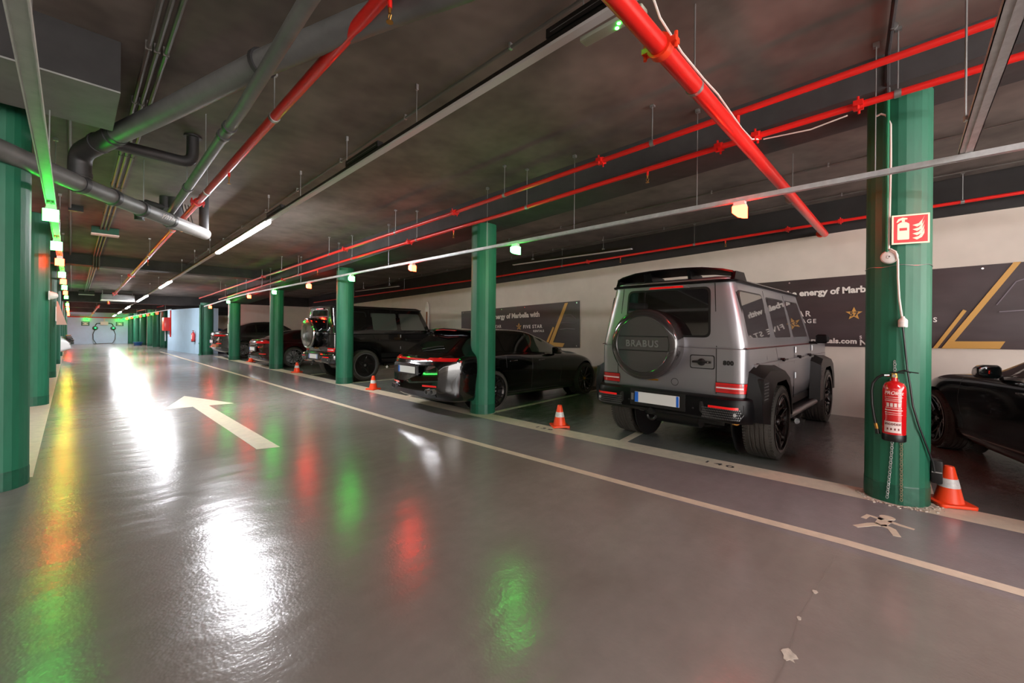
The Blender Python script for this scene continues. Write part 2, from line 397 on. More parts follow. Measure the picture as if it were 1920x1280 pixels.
limb('arm', [(4.31, .08), (4.28, .02), (4.26, -.06)], [.021, .02, .015])
limb('leg', [(4.19, .125), (4.14, .18), (4.02, .26)], [.03, .024, .018])
limb('leg', [(4.19, .115), (4.15, .06), (4.03, .03)], [.03, .025, .022])
# ---------------------------------------------------------------- columns
def column_mesh(h, seed, r=.213, n=26):
    rnd = random.Random(seed); mb = MB()
    rad = [r + rnd.uniform(-.0045, .0035) for _ in range(n)]
    def ring(z, k=1.0): return [(rad[i] * k * math.cos(2 * PI * i / n), rad[i] * k * math.sin(2 * PI * i / n), z) for i in range(n)]
    mb.rings([ring(.16), ring(h)], cap0=False)
    foot = MB(); foot.rings([ring(0, 1.012), ring(.155, 1.012), ring(.165, 1.0)])
    return mb, foot
def column(x, y, h, seed, label, group, r=.213, ring=False):
    t = thing('column', label, 'column', (x, y, 0), 0, group)
    a, b = column_mesh(h, seed, r); a.build('shaft', m_green, t, smooth=0); b.build('foot', m_greend, t, smooth=0)
    if ring:
        rn = random.Random(seed + 90); n = 48; mb = MB(); vs = []
        for k in range(n):
            a_ = 2 * PI * k / n; q = r + .012 + abs(rn.gauss(0, .012))
            vs += [(r * .97 * math.cos(a_), r * .97 * math.sin(a_), .006), (q * math.cos(a_), q * math.sin(a_), .0028)]
        mb.add(vs, [(2 * k, 2 * k + 1, (2 * k + 3) % (2 * n), (2 * k + 2) % (2 * n)) for k in range(n)]); mb.build('plaster_ring', m_chip, t, smooth=0)
    return t
RG = 'green columns along the right row'; LG = 'green columns along the left row'
for i, (x, y, lab) in enumerate([(4.97, .05, 'nearest right green column carrying the fire extinguisher'), (4.90, 5.31, 'green column between silver off-roader and black estate'),
                                 (4.87, 10.56, 'green column in front of the black off-roader'), (4.86, 15.75, 'green column in front of the dark red coupe'), (4.84, 21.05, 'green column in front of the grey coupe')]):
    column(x, y, zlb(y) + .02, i, lab, RG, ring=True)
column(4.72, 25.75, 2.62, 9, 'broad green column beside the rounded white wall', RG, .27)
mb = MB(); mb.cyl((4.42, 25.55, 0), (4.42, 25.55, 2.5), .055, n=12); mb.cyl((4.42, 25.55, .55), (4.42, 25.55, .62), .075, n=12); mb.cyl((4.42, 25.55, 0), (4.42, 25.55, .06), .08, n=12)
T(mb.build('drain_pipe', m_green), 'thin green downpipe beside the broad green column', 'pipe')
for i, (x, y, lab) in enumerate([(-.475, 5.86, 'nearest green column at the left edge of the view'), (-.485, 11.42, 'second green column from the left edge with worn patches'), (-.50, 17.1, 'third green column from the left edge'),
                                 (-.49, 22.8, 'fourth green column from the left edge'), (-.49, 28.5, 'fifth green column of the left row'), (-.47, 34.2, 'sixth green column of the left row'), (-.4, 39.9, 'last green column of the left row by the back wall')]):
    column(x, y, zc(y) - .005, 20 + i, lab, LG)
for i, (x, y, lab) in enumerate([(4.18, 35.4, 'first green column beyond the rounded white wall'), (4.12, 37.3, 'slimmer green column pair beyond the white wall'), (3.86, 38.8, 'third far green column of the right row'),
                                 (3.66, 41.2, 'fourth far green column beside the blue tub'), (3.45, 42.9, 'fifth far green column of the right row'), (3.26, 44.6, 'last far green column at the back wall')]):
    column(x, y, zc(y) - .005, 40 + i, lab, RG, .2)
mb = MB(); mb.box(-.1, .1, -.08, .08, 0, zc(37)); o = T(mb.build('service_post', m_green, smooth=0), 'narrow green service post between far columns', 'post'); o.location = (3.86, 36.9, 0)

# ---------------------------------------------------------------- overhead: pipes
def rod(parent, p0, p1, r=.005):
    MB().cyl(p0, p1, r, n=6).build('hanger_rod', m_rod, parent)
def clampring(parent, c, d, r, name='pipe_clamp', mat=None, w=.02):
    c = Vector(c); d = Vector(d).normalized(); MB().cyl(c - d * w, c + d * w, r, n=16).build(name, mat or m_rod, parent)
def coupling(parent, c, d, r, mat=None):
    c = Vector(c); d = Vector(d).normalized(); mb = MB(); mb.cyl(c - d * .032, c + d * .032, r * 1.5, n=16)
    s = d.cross(Vector((0, 0, 1))).normalized()
    for sg in (-1, 1):
        q = c + s * sg * r * 1.75; mb.box(-.03, .03, -.014, .014, -.02, .02, Matrix.Translation(q) @ Matrix((d, s, d.cross(s))).transposed().to_4x4())
        mb.cyl(q + Vector((0, 0, -.05)), q + Vector((0, 0, .05)), .009, n=6)
    mb.build('coupling', mat or m_red, parent)
def sprinkler(parent, p):
    p = Vector(p); mb = MB(); mb.cyl(p, p - Vector((0, 0, .045)), .013, n=8); a = mb.build('sprinkler_socket', m_red, parent)
    mb = MB(); q = p - Vector((0, 0, .045)); mb.cyl(q, q - Vector((0, 0, .03)), .010, .007, n=8)
    for s in (-1, 1): mb.tube([q - Vector((0, 0, .02)), q + Vector((0, s * .016, -.045)), q - Vector((0, 0, .075))], .003, n=5)
    mb.cyl(q - Vector((0, 0, .075)), q - Vector((0, 0, .079)), .02, n=12); mb.build('sprinkler_head', m_brass, a)
def pipe_along_y(name, label, x, tab, r, y0, y1, hang, coup=(), spr=(), mat=None):
    t = thing(name, label, 'pipe', (x, 0, 0)); Z = lambda y: pl(tab, y)
    ys = [y0] + [y for y, _ in tab if y0 < y < y1] + [y1]
    MB().tube([(0, y, Z(y)) for y in ys], r, n=14).build('pipe_run', mat or m_red, t)
    for y in hang:
        rod(t, (0, y, Z(y)), (0, y, zc(y))); clampring(t, (0, y, Z(y)), (0, 1, 0), r * 1.18)
        MB().box(-.02, .02, y - .02, y + .02, zc(y) - .02, zc(y)).build('ceiling_anchor', m_rod, t, smooth=0)
    for y in coup: coupling(t, (0, y, Z(y)), (0, 1, 0), r)
    for y in spr: sprinkler(t, (0, y, Z(y) - r * .8))
    return t
pipe_along_y('sprinkler_pipe', 'upper of the two long red pipes over the bay line', 4.0, [(-4, 3.47), (-.5, 3.42), (1.3, 3.35), (5.08, 3.21), (8.88, 3.11), (24, 2.70)], .027, -4, 23.4,
             [-1.6, 1.86, 3.94, 6.69, 9.5, 12.6, 16.0, 19.5], [2.45, 5.0, 8.7, 14.2], [])
pipe_along_y('sprinkler_pipe', 'lower of the two long red pipes over the bay line', 4.3, [(-4, 3.33), (-.55, 3.28), (1.3, 3.225), (2.83, 3.17), (4.2, 3.11), (9.54, 2.97), (24, 2.50)], .027, -4, 21.2,
             [-1.5, .05, 3.8, 6.46, 9.0, 12.2, 15.4, 18.4], [.28, 1.0, 1.32, 6.7, 13.4], [2.05, 5.4, 10.9])
pipe_along_y('sprinkler_pipe', 'red pipe running close along the head of the white wall', 8.9, [(-4, 3.44), (-1.17, 3.37), (1, 3.31), (4, 3.21), (9.12, 3.03), (17.1, 2.87), (23, 2.76)], .025, -4, 23,
             [-.6, 3.2, 6.6, 10.2, 14.2, 18.4], [.8, 1.55, 5.8], [2.6, 4.9])
t = pipe_along_y('sprinkler_pipe', 'bright red pipe left of the luminaire line crossing under grey pipes', 1.2, [(-3, 3.46), (2.18, 3.32), (3.98, 3.27), (6.99, 3.18), (24, 2.71)], .038, -3, 24.2,
             [1.0, 4.0, 6.6, 9.3, 12.4, 16.2, 20], [7.2, 16.6, 23.2], [])
for y in (2.12, 5.6, 8.6, 12.9): sprinkler(t, (.02, y, pl([(-3, 3.46), (2.18, 3.32), (3.98, 3.27), (6.99, 3.18), (24, 2.71)], y) - .03))
pipe_along_y('sprinkler_pipe', 'thin red pipe far down the aisle before the back wall', 1.0, [(31, 2.5), (45, 2.12)], .035, 31, 45, [34, 38, 42], [33, 40])
# the large red main crossing the aisle
t = thing('sprinkler_main', 'thick red main pipe crossing over the aisle to the wall', 'pipe', (0, 1.08, 3.15))
MB().cyl((-1.5, .03, 0), (9.02, -.05, 0), .055, n=22).build('pipe_run', m_red, t)
for x in (2.42, 8.95): clampring(t, (x, 0, 0), (1, 0, 0), .074 if x < 3 else .062, 'coupling', m_redo, .028)
mb = MB()
for s in (-1, 1):
    mb.box(2.39, 2.45, s * .085 - .02, s * .085 + .02, -.016, .016); mb.cyl((2.42, s * .095, -.045), (2.42, s * .095, .05), .011, n=6)
mb.build('coupling_bolts', m_redo, t)
for x in (2.98, 6.35): clampring(t, (x, 0, 0), (1, 0, 0), .060, w=.016)
rod(t, (2.98, 0, .05), (2.98, 0, zc(1.08) - 3.15)); rod(t, (6.35, -.02, .05), (6.35, -.02, zc(1.08) - 3.15))
MB().cyl((4.0, 0, 0), (4.0, 0, .18), .02, n=10).build('riser_stub', m_red, t)
MB().tube([(4.3, 0, .0), (4.3, 0, .08)], .03, n=12).build('tee', m_red, t)
m_wcable = M('cable_white', (214, 208, 200), .5)
mb = MB(); mb.tube([(2.0, -.02, .5), (2.1, -.04, .25), (2.3, -.05, .085), (2.6, -.058, .03), (2.98, -.062, .03), (3.3, -.055, .06), (3.9, -.06, .02), (4.22, -.06, .035), (4.3, -.1, .05)], .007, n=6)
T(mb.build('cable', m_wcable), 'thin white cable strapped along the thick red main', 'cable').location = (0, 1.08, 3.15)
mb = MB(); mb.tube([(4.33, .95, 3.2), (4.33, .6, 3.175), (4.33, .35, 3.21)], .006, n=6)
T(mb.build('cable', m_wcable), 'sagging white cable under the lower long red pipe', 'cable')

# ---------------------------------------------------------------- overhead: grey drains
def sweep(pts, r, n=16): return MB().tube(pts, r, n)
def bend(p, a, b, k=5):
    p = Vector(p); a = Vector(a); b = Vector(b); return [tuple(a * (1 - t) ** 2 + p * 2 * t * (1 - t) + b * t * t) for t in [i / k for i in range(k + 1)]]
t = thing('drain_pipe', 'thick grey drain pipe slanting across the ceiling at upper left', 'pipe', (0, 0, 0))
sweep([(2.3, -.2, 3.44), (1.24, 2.47, 3.36), (.93, 3.37, 3.34), (.52, 4.76, 3.30), (.27, 5.56, 3.275)], .085, 20).build('pipe_run', m_pvc, t)
sweep([(.30, 5.47, 3.278), (.15, 5.95, 3.26)] + bend((.05, 6.27, 3.25), (.10, 6.12, 3.255), (.05, 6.27, 3.12)) + [(.05, 6.27, 2.98)], .092, 20).build('elbow', m_pvcd, t)
for c, d in (((.27, 5.56, 3.275), (-.3, .95, -.02)), ((.18, 5.85, 3.265), (-.3, .95, -.02)), ((.93, 3.37, 3.34), (-.3, .95, -.02)), ((.05, 6.27, 3.02), (0, 0, 1))): clampring(t, c, d, .1, 'socket_ring', m_pvcd, .018)
t = thing('drain_pipe', 'dark branch pipe with upturned elbow under the ceiling', 'pipe', (0, 0, 0))
sweep([(.22, 5.72, 3.26), (.36, 5.80, 3.27), (.70, 5.83, 3.275)] + bend((.93, 5.86, 3.28), (.80, 5.85, 3.278), (.93, 5.87, 3.40)) + [(.93, 5.87, zc(5.87))], .058).build('pipe_run', m_pvcd, t)
MB().cyl((.93, 5.87, zc(5.87) - .02), (.93, 5.87, zc(5.87)), .085, n=18).build('collar', m_pvcd, t)
t = thing('drain_pipe', 'grey drain pipe hung low across the aisle with white stencil', 'pipe', (0, 0, 0))
Lp = [(-.55, 5.35), (-.27, 5.79), (.09, 6.33), (.62, 7.05), (1.46, 8.16)]
sweep([(x, y, 2.92) for x, y in Lp[:4]], .088, 20).build('pipe_run', m_pvc, t)
m_pvcl = M('pvc_pale', (164, 162, 160), .45, noise=(4, .85, 1.1))
sweep([(.9, 7.42, 2.92), (1.46, 8.16, 2.92)], .089, 20).build('pipe_end', m_pvcl, t)
sweep([(.6, 7.02, 2.92), (.92, 7.44, 2.92)], .0885, 20).build('pipe_run', m_pvc, t)
sweep([(1.44, 8.14, 2.93), (1.44, 8.14, zc(8.14))], .066).build('riser', m_pvcd, t)
for k in (.05, .33, .62, .98): clampring(t, (lerp(0.0, .95, k), lerp(6.2, 7.49, k), 2.92), (.59, .81, 0), .1, 'socket_ring', m_pvcd, .03)
dd = Vector((.59, .81, 0)).normalized()
o = obj('lettering', text_mesh('Y02N', .11, m_white, .001, 1.1), t, frame(Vector((.735, 7.205, 2.92)) + Vector((.81, -.59, 0)) * .075 + Vector((0, 0, -.052)), dd, Vector((.81, -.59, 0)) * .55 + Vector((0, 0, .83))))
rod(t, (.62, 7.05, 2.92), (.62, 7.05, zc(7)), .006)
t = thing('drain_pipe', 'slim grey pipe running above the red pipe at the left', 'pipe', (0, 0, 0))
Zs = lambda y: 3.262 - .0275 * y
sweep([(.82, -.2, Zs(-.2)), (.86, 2.34, Zs(2.34)), (.91, 3.8, Zs(3.8)), (.955, 7.55, Zs(7.55))], .043).build('pipe_run', m_pvc, t)
for y in (4.2, 4.4, 6.2): clampring(t, (.91 + .012 * (y - 3.8), y, Zs(y)), (0, 1, 0), .054, 'socket_ring', m_pvcd, .025)
for y in (5.2, 6.2): rod(t, (.93, y, Zs(y)), (.93, y, zc(y)))
t = thing('pipe_cluster', 'dark pipe fittings bunched where the slim pipe meets the slab', 'pipe', (1.02, 8.35, 0))
zt = zc(8.35)
sweep([(0, -.1, zt - .33), (0, .15, zt - .33)] + bend((0, .3, zt - .33), (0, .2, zt - .33), (0, .3, zt - .2)) + [(0, .3, zt)], .075).build('elbow', m_pvcd, t)
sweep([(-.05, .1, zt - .25), (-.25, .05, zt - .22), (-.33, 0, zt - .28), (-.33, 0, zt - .5)], .06).build('branch', m_pvcd, t)
MB().cyl((.12, .3, zt), (.12, .3, zt - .5), .11, n=16).build('body', m_pvcd, t)
for k in range(3):
    MB().tube([(.2 + .04 * k, .2, zt - .1), (.25 + .05 * k, .1, zt - .5), (.32 + .09 * k, .05, zt - .62)], .006, n=5).build('loose_wire', m_black, t)

# three conduits with junction box
for k, x in enumerate((.395, .445, .50)):
    t = thing('conduit', ['leftmost', 'middle', 'rightmost'][k] + ' of three parallel conduits under the ceiling at the left', 'conduit', (x, 0, 0), 0, 'three parallel conduits')
    P = [(0, -2, zc(-2) - .05), (0, 11.75, zc(11.75) - .05), (0, 15.55, zc(15.6) - .05), (0, 15.7, zc(15.7) - .32), (0, 16.3, zc(16.3) - .32), (0, 16.45, zc(16.5) - .05), (0, 26.9, zc(26.9) - .05)]
    MB().tube(P, .017, n=8).build('tube', m_cond, t)
    for y in (3.2, 4.25, 5.3, 6.9, 8.4, 10.4): MB().box(-.020, .020, y - .009, y + .009, zc(y) - .070, zc(y)).build('clip', m_cond, t, smooth=0)
t = thing('junction_box', 'green junction box spanning the three conduits', 'box', (.46, 11.85, zc(11.85) - .16))
MB().box(-.2, .2, -.1, .1, .025, .155).build('body', m_greend, t, smooth=0, bevel=.006)
MB().box(-.205, .205, -.105, .105, 0, .024).build('cover', m_white, t, smooth=0, bevel=.004)
t = thing('junction_box', 'far junction box where the three conduits end', 'box', (.46, 26.95, zc(27) - .2))
MB().box(-.25, .25, -.1, .1, .03, .195).build('body', m_beam, t, smooth=0, bevel=.006)
MB().box(-.255, .255, -.105, .105, 0, .03).build('cover', m_white, t, smooth=0, bevel=.004)
t = thing('conduit', 'single thin conduit left of the duct under the ceiling', 'conduit', (-.03, 0, 0))
MB().tube([(0, 5.35, zc(5.35) - .05), (0, 27, zc(27) - .05)], .018, n=8).build('tube', m_cond, t)
MB().box(-.02, .16, 10.2, 10.3, zc(10.2) - .1, zc(10.2)).build('junction_cap', m_black, t, smooth=0)
for i, (x, y0, y1, lab) in enumerate([(2.36, -2, 15.7, 'thin dark conduit clipped to the slab beside the luminaire line'), (7.05, -4, 22, 'thin conduit clipped to the slab over the bays'), (8.72, -4, 22, 'thin conduit on the slab near the wall')]):
    t = thing('conduit', lab, 'conduit', (x, 0, 0)); MB().tube([(0, y0, zc(y0) - .035), (0, y1, zc(y1) - .035)], .013, n=8).build('tube', m_cond, t)
    for k in range(10):
        y = lerp(max(y0, .5), min(y1, 14), k / 9 + .02)
        MB().box(-.015, .015, y - .009, y + .009, zc(y) - .05, zc(y)).build('clip', m_rod, t, smooth=0)
t = thing('drop_conduit', 'black conduit coming over the slab and down the nearest right column', 'conduit', (0, 0, 0))
MB().tube([(3.3, .02, zc(0) - .03), (4.55, .115, zc(0) - .03), (4.60, .117, zc(0) - .06), (4.60, .117, 3.50), (4.70, .117, 3.46), (4.735, .117, 3.42)], .018, n=8).build('tube', m_pvcd, t)
MB().tube([(4.735, .117, 3.42), (4.742, .112, 2.12)], .014, n=8).build('painted_tube', m_greenpipe, t)
for x in (3.7, 4.2): MB().cyl((x - .012, .075, zc(0) - .03), (x + .012, .075, zc(0) - .03), .026, n=10).build('clip', m_rod, t)

# ---------------------------------------------------------------- overhead: rails
def channel(pts_fn, ys, w, h, lip=.006):
    """C profile swept along y, open side down"""
    mb = MB(); rings = []
    for y in ys:
        x, z = pts_fn(y)
        prof = [(-w, 0), (w, 0), (w, h), (-w, h), (-w, h - lip), (w - lip, h - lip), (w - lip, lip), (-w, lip)]
        prof = [(-w, 0), (-w, h), (w, h), (w, 0), (w - lip, 0), (w - lip, h - lip), (-w + lip, h - lip), (-w + lip, 0)]
        rings.append([(x + a, y, z + b) for a, b in prof])
    return mb.rings(rings)
RZ = [(-4, 2.70), (1.16, 2.685), (9, 2.655), (17.2, 2.62), (20.1, 2.54), (23.4, 2.42), (24.6, 2.37)]
t = thing('cable_rail', 'galvanised rail with indicator lamps along the right columns', 'rail', (4.4, 0, 0))
channel(lambda y: (0, pl(RZ, y)), [-4, 1.16, 9, 17.2, 20.1, 23.4, 24.6], .022, .042).build('channel', m_steel, t, smooth=0)
for y in (-1.7, .18, 1.56, 3.08, 4.7, 7.61, 9.9, 12.3, 14.9, 17.6, 20.6):
    rod(t, (0, y, pl(RZ, y) + .04), (0, y, zc(y)), .0042); MB().box(-.02, .02, y - .02, y + .02, zc(y) - .035, zc(y)).build('ceiling_anchor', m_rod, t, smooth=0)
t = thing('cable_rail', 'pale cable rail with indicator lamps along the left columns', 'rail', (-.155, 0, 0))
channel(lambda y: (0, pl([(-4, 2.7), (30, 2.7), (45, 2.2)], y)), [-4, 24, 30, 45], .036, .045).build('channel', m_tray, t, smooth=0)
for y in (2.9, 5.2, 7.0, 9.6, 13, 17, 21, 25, 29):
    rod(t, (0.02, y, 2.74), (0.02, y, zc(y)), .005); MB().box(0, .04, y - .02, y + .02, zc(y) - .035, zc(y)).build('ceiling_anchor', m_rod, t, smooth=0)
t = thing('cable_rail', 'perforated cross rail coming overhead at the upper right', 'rail', (0, -.31, 2.735))
mb = MB(); w = .038
for a, b in (((-w, -w + .004), (0, .035)), ((w - .004, w), (0, .035)), ((-w, w), (0, .004))): mb.box(-.1, 4.42, a[0], a[1], b[0], b[1])
mb.build('channel', m_steel, t, smooth=0)
MB().box(-.1, 4.4, -.004, .004, -.003, 0).build('centre_rib', m_steel, t, smooth=0)
for s in (-1, 1): MB().cyl((4.39, s * .024, -.012), (4.39, s * .024, 0), .008, n=6).build('bolt', m_rod, t)
rod(t, (3.72, .05, 0), (3.72, .05, zc(0) - 2.735), .006); MB().cyl((3.72, .05, -.005), (3.72, .05, .03), .011, n=6).build('nut', m_rod, t)
t = thing('cable_rail', 'far rail with indicator lamps over the distant right columns', 'rail', (0, 0, 0))
FX = [(30, 4.15), (35, 3.82), (38.8, 3.42), (45, 2.8)]; FZ = [(30, 2.45), (36, 2.33), (45, 2.03)]
mb = MB(); mb.tube([(pl(FX, y), y, pl(FZ, y)) for y in (31.5, 35, 38.8, 44.9)], .03, n=6); mb.build('channel', m_steel, t)
mb = MB(); mb.tube([(pl(FX, y), y, pl(FZ, y) + .3) for y in (33.5, 35, 38.8, 44.9)], .028, n=6)
T(mb.build('sprinkler_pipe', m_red), 'red pipe above the distant right columns', 'pipe')
for y in (33, 35.5, 38, 40.5, 43): rod(t, (pl(FX, y), y, pl(FZ, y)), (pl(FX, y), y, zc(y)), .008)

# indicator lamps
def lamp_mesh():
    h = MB(); h.box(-.03, .03, -.05, .05, -.03, 0).box(-.034, .034, -.056, .056, -.045, -.03)
    for s in (-1, 1): h.cyl((0, s * .045, 0), (0, s * .045, .03), .005, n=6)
    l = MB(); P = [(-.055, -.045), (.055, -.045), (.055, -.105), (.03, -.13), (-.02, -.15), (-.055, -.155)]
    l.prism([(a, b) for a, b in P], lambda a, b: (-.05, a, b), lambda a, b: (.05, a, b))
    return h.mesh('housing', m_tray, 0), l
_h, _l = lamp_mesh(); lens_me = {'r': _l.mesh('lens', m_ledr, 0), 'g': _l.mesh('lens', m_ledg, 0), 'R': _l.mesh('lens', m_ledrd, 0), 'G': _l.mesh('lens', m_ledgd, 0)}
ORD = ['nearest', 'second', 'third', 'fourth', 'fifth', 'sixth', 'seventh', 'eighth', 'ninth', 'tenth', 'eleventh', 'twelfth', 'thirteenth', 'fourteenth']
def lamp(x, y, z, c, lab, grp, s=1.0):
    t = thing('indicator_lamp', lab, 'lamp', (x, y, z), 0, grp); t.scale = (s, s, s)
    obj('housing', _h, t); obj('lens', lens_me[c], t)
for i, (y, c) in enumerate([(1.16, 'r'), (4.10, 'g'), (6.75, 'r'), (9.23, 'g'), (11.73, 'r'), (14.53, 'g'), (17.24, 'r'), (20.14, 'g'), (23.38, 'r')]):
    lamp(4.4, y, pl(RZ, y), c, '%s bay indicator lamp, %s from the camera on the right rail' % ({'r': 'red', 'g': 'green'}[c], ORD[i]), 'lamps on the right rail')
lamp(4.4, -.95, pl(RZ, -.95), 'r', 'red bay indicator lamp on the right rail just beyond the nearest column', 'lamps on the right rail')
lamp(4.4, -3.4, pl(RZ, -3.4), 'r', 'red bay indicator lamp at the near end of the right rail', 'lamps on the right rail')
for i, (y, c) in enumerate([(6.51, 'g'), (8.96, 'g'), (11.21, 'r'), (14.0, 'g'), (16.2, 'r'), (18.7, 'g'), (21.8, 'r'), (25.2, 'g'), (32.0, 'g'), (33.9, 'r'), (36.0, 'g'), (38.2, 'r'), (40.5, 'r'), (43, 'r')]):
    z = pl([(-4, 2.7), (30, 2.7), (45, 2.2)], y)
    lamp(-.155, y, z, c, '%s bay indicator lamp, %s from the camera on the left rail' % ({'r': 'red', 'g': 'green'}[c], ORD[i]), 'lamps on the left rail', 1.15)
for i, y in enumerate((35.2, 36.4, 37.5, 38.5, 39.5, 40.4, 41.3, 42.1, 42.9, 43.6, 44.2, 44.8)):
    c = 'rgrgrggrgrgg'[i]
    lamp(pl(FX, y), y, pl(FZ, y), c.upper(), '%s indicator lamp, %s on the far right rail' % ({'r': 'red', 'g': 'green'}[c], ORD[i]), 'lamps on the far right rail', 1.1)
for x, lab in ((.78, 'green lamp on the left of the back wall head'), (2.55, 'green lamp on the right of the back wall head')): lamp(x, 45.09, 2.0, 'G', lab, 'lamps over the back wall', .9)

# ---------------------------------------------------------------- luminaire line
XL = 2.15; ZL = lambda y: zc(y) - .42
t = thing('luminaire_trunking', 'long black lighting trunking with pale underside along the aisle', 'trunking', (XL, 0, 0))
for a, b in ((-8, 11), (11, 28), (28, 44.5)):
    mb = MB(); mb.rings([[(-.028, y, ZL(y) + .012), (.028, y, ZL(y) + .012), (.022, y, ZL(y) + .055), (-.022, y, ZL(y) + .055)] for y in (a, b)]); mb.build('body', m_black, t, smooth=0)
    mb = MB(); mb.rings([[(-.030, y, ZL(y) - .006), (.030, y, ZL(y) - .006), (.034, y, ZL(y) + .012), (-.034, y, ZL(y) + .012)] for y in (a, b)]); mb.build('cover_strip', m_dif, t, smooth=0)
for y in (.2, 1.45, 3.25, 4.65, 6.05, 7.4, 11.5, 13.2, 15.0, 19.6, 22):
    rod(t, (0, y, ZL(y) + .05), (0, y, zc(y)), .004); MB().box(-.012, .012, y - .012, y + .012, zc(y) - .05, zc(y)).build('ceiling_anchor', m_rod, t, smooth=0)
def luminaire(y0, y1, lab, w=.044):
    t = thing('luminaire', lab, 'light fixture', (XL, (y0 + y1) / 2, ZL((y0 + y1) / 2)), 0, 'lit strips on the trunking'); h = (y1 - y0) / 2; s = -.028
    MB().rings([[(-w - .004, y, s * y - .010), (w + .004, y, s * y - .010), (w, y, s * y + .014), (-w, y, s * y + .014)] for y in (-h - .02, h + .02)]).build('housing', m_white, t, smooth=0)
    MB().rings([[(-w, y, s * y - .012), (-w * .7, y, s * y - .034), (0, y, s * y - .042), (w * .7, y, s * y - .034), (w, y, s * y - .012)] for y in (-h, h)]).build('diffuser', m_lum, t)
for a, b, lab in [(7.44, 10.75, 'nearest lit strip light on the trunking over the arrow'), (17.0, 19.2, 'second lit strip light on the trunking'), (22.9, 26.4, 'third lit strip light on the trunking'), (30.6, 32.6, 'fourth lit strip light on the trunking'),
                  (36.4, 38.2, 'fifth lit strip light on the trunking'), (41, 43, 'farthest lit strip light before the back wall'), (-5.4, -2.2, 'unseen strip light added on the trunking behind the viewpoint to light the near area')]: luminaire(a, b, lab)  # the strip behind the viewpoint is unseen, added to light the foreground
def driver(y0, y1, lab):
    t = thing('lamp_driver', lab, 'lamp driver', (XL, (y0 + y1) / 2, ZL((y0 + y1) / 2) + .057), 0, 'black driver modules on the trunking'); h = (y1 - y0) / 2; s = -.028
    MB().rings([[(-.03, y, s * y), (.03, y, s * y), (.03, y, s * y + .06), (-.03, y, s * y + .06)] for y in (-h, h)]).build('casing', m_black, t, smooth=0)
    MB().rings([[(-.031, y, s * y + .025), (.031, y, s * y + .025), (.031, y, s * y + .029), (-.031, y, s * y + .029)] for y in (-h * .9, h * .9)]).build('seam_strip', m_rod, t, smooth=0)
    MB().cyl((.03, h - .06, .03 - s * 0), (.033, h - .06, .03), .018, n=14).build('blue_sticker', m_plateb, t)
    MB().cyl((.03, h - .16, .04), (.034, h - .16, .04), .007, n=8).build('red_terminal', m_redo, t)
    MB().cyl((.03, h - .16, .015), (.034, h - .16, .015), .007, n=8).build('red_terminal', m_redo, t)
driver(1.05, 1.72, 'black lamp driver with blue sticker nearest the thick red main'); driver(3.9, 4.62, 'black lamp driver midway along the trunking'); driver(6.75, 7.4, 'black lamp driver just before the lit strip')
t = thing('emergency_light', 'clear emergency light with green spots beside the thick red main', 'light fixture', (XL + .085, 1.3, ZL(1.3) - .035))
MB().box(-.04, .04, -.21, .21, 0, .03).build('body', M('milky_plastic', (168, 172, 156), .3, coat=.5), t, bevel=.012)
for dx in (-.014, .014): MB().cyl((dx, -.04 + dx, -.003), (dx, -.04 + dx, 0), .011, n=12).build('green_diode', m_ledg, t)
MB().box(-.036, .036, -.205, -.16, -.002, 0).build('end_plate', m_white, t, smooth=0)
for y0, y1, x, lab in ((4.4, 8.0, 8.5, 'long unlit black batten lamp over the bays nearest the banner'), (13.6, 17.0, 8.3, 'unlit batten lamp over the far bays')):
    ym = (y0 + y1) / 2; t = thing('batten_lamp', lab, 'light fixture', (x, ym, zc(ym) - .36)); h = (y1 - y0) / 2
    MB().box(-.05, .05, -h, h, .02, .07).build('casing', m_black, t, smooth=0); MB().box(-.035, .035, -h, h, 0, .02).build('tube_cover', m_dif, t, smooth=0)
    for y in (-h * .6, h * .6): rod(t, (0, y, .07), (0, y, .36 - .028 * y)); MB().box(-.03, .03, y - .02, y + .02, .07, .11).build('bracket', m_rod, t, smooth=0)
# ---------------------------------------------------------------- cones
def make_cone():
    t = thing('traffic_cone', 'x', 'traffic cone', (0, 0, 0), 0, 'orange traffic cones by the bays')
    b = MB(); P = rpoly([(-.13, -.13), (.13, -.13), (.13, .13), (-.13, .13)], .035, 3)
    b.prism(P, lambda x, y: (x, y, .008), lambda x, y: (x, y, .03))
    for sx in (-1, 1):
        for sy in (-1, 1): b.box(sx * .1 - .02, sx * .1 + .02, sy * .1 - .02, sy * .1 + .02, 0, .01)
    b.build('base', m_cone, t, bevel=.003)
    R = lambda z: lerp(.095, .032, (z - .03) / .29)
    MB().lathe([(R(.03), .03), (R(.04), .035), (R(.15), .15)], 24).build('lower_cone', m_cone, t)
    MB().lathe([(R(.15) + .0015, .149), (R(.22) + .0015, .221)], 24).build('reflective_band', m_conew, t)
    MB().lathe([(R(.22), .22), (R(.315), .315), (.029, .321), (.018, .322)], 24).build('tip', m_cone, t)
    return t
c0 = make_cone()
for i, (x, y, rz, lab) in enumerate([(5.11, -.28, .5, 'orange cone right beside the nearest green column'), (5.0, 3.73, .9, 'orange cone between the silver off-roader and a column, by number 139'),
                                     (4.86, 9.04, .3, 'orange cone behind the black estate'), (4.93, 14.05, .6, 'orange cone left of the black off-roader'), (5.06, 19.5, .2, 'orange cone left of the dark red coupe')]):
    c = c0 if i == 0 else copy_tree(c0)
    c.location = (x, y, 0); c.rotation_euler = (0, 0, rz); c['label'] = lab
    c.scale = (1, 1, 1)
o = MB(); P = rpoly([(-.135, -.135), (.135, -.135), (.135, .135), (-.135, .135)], .035, 3)

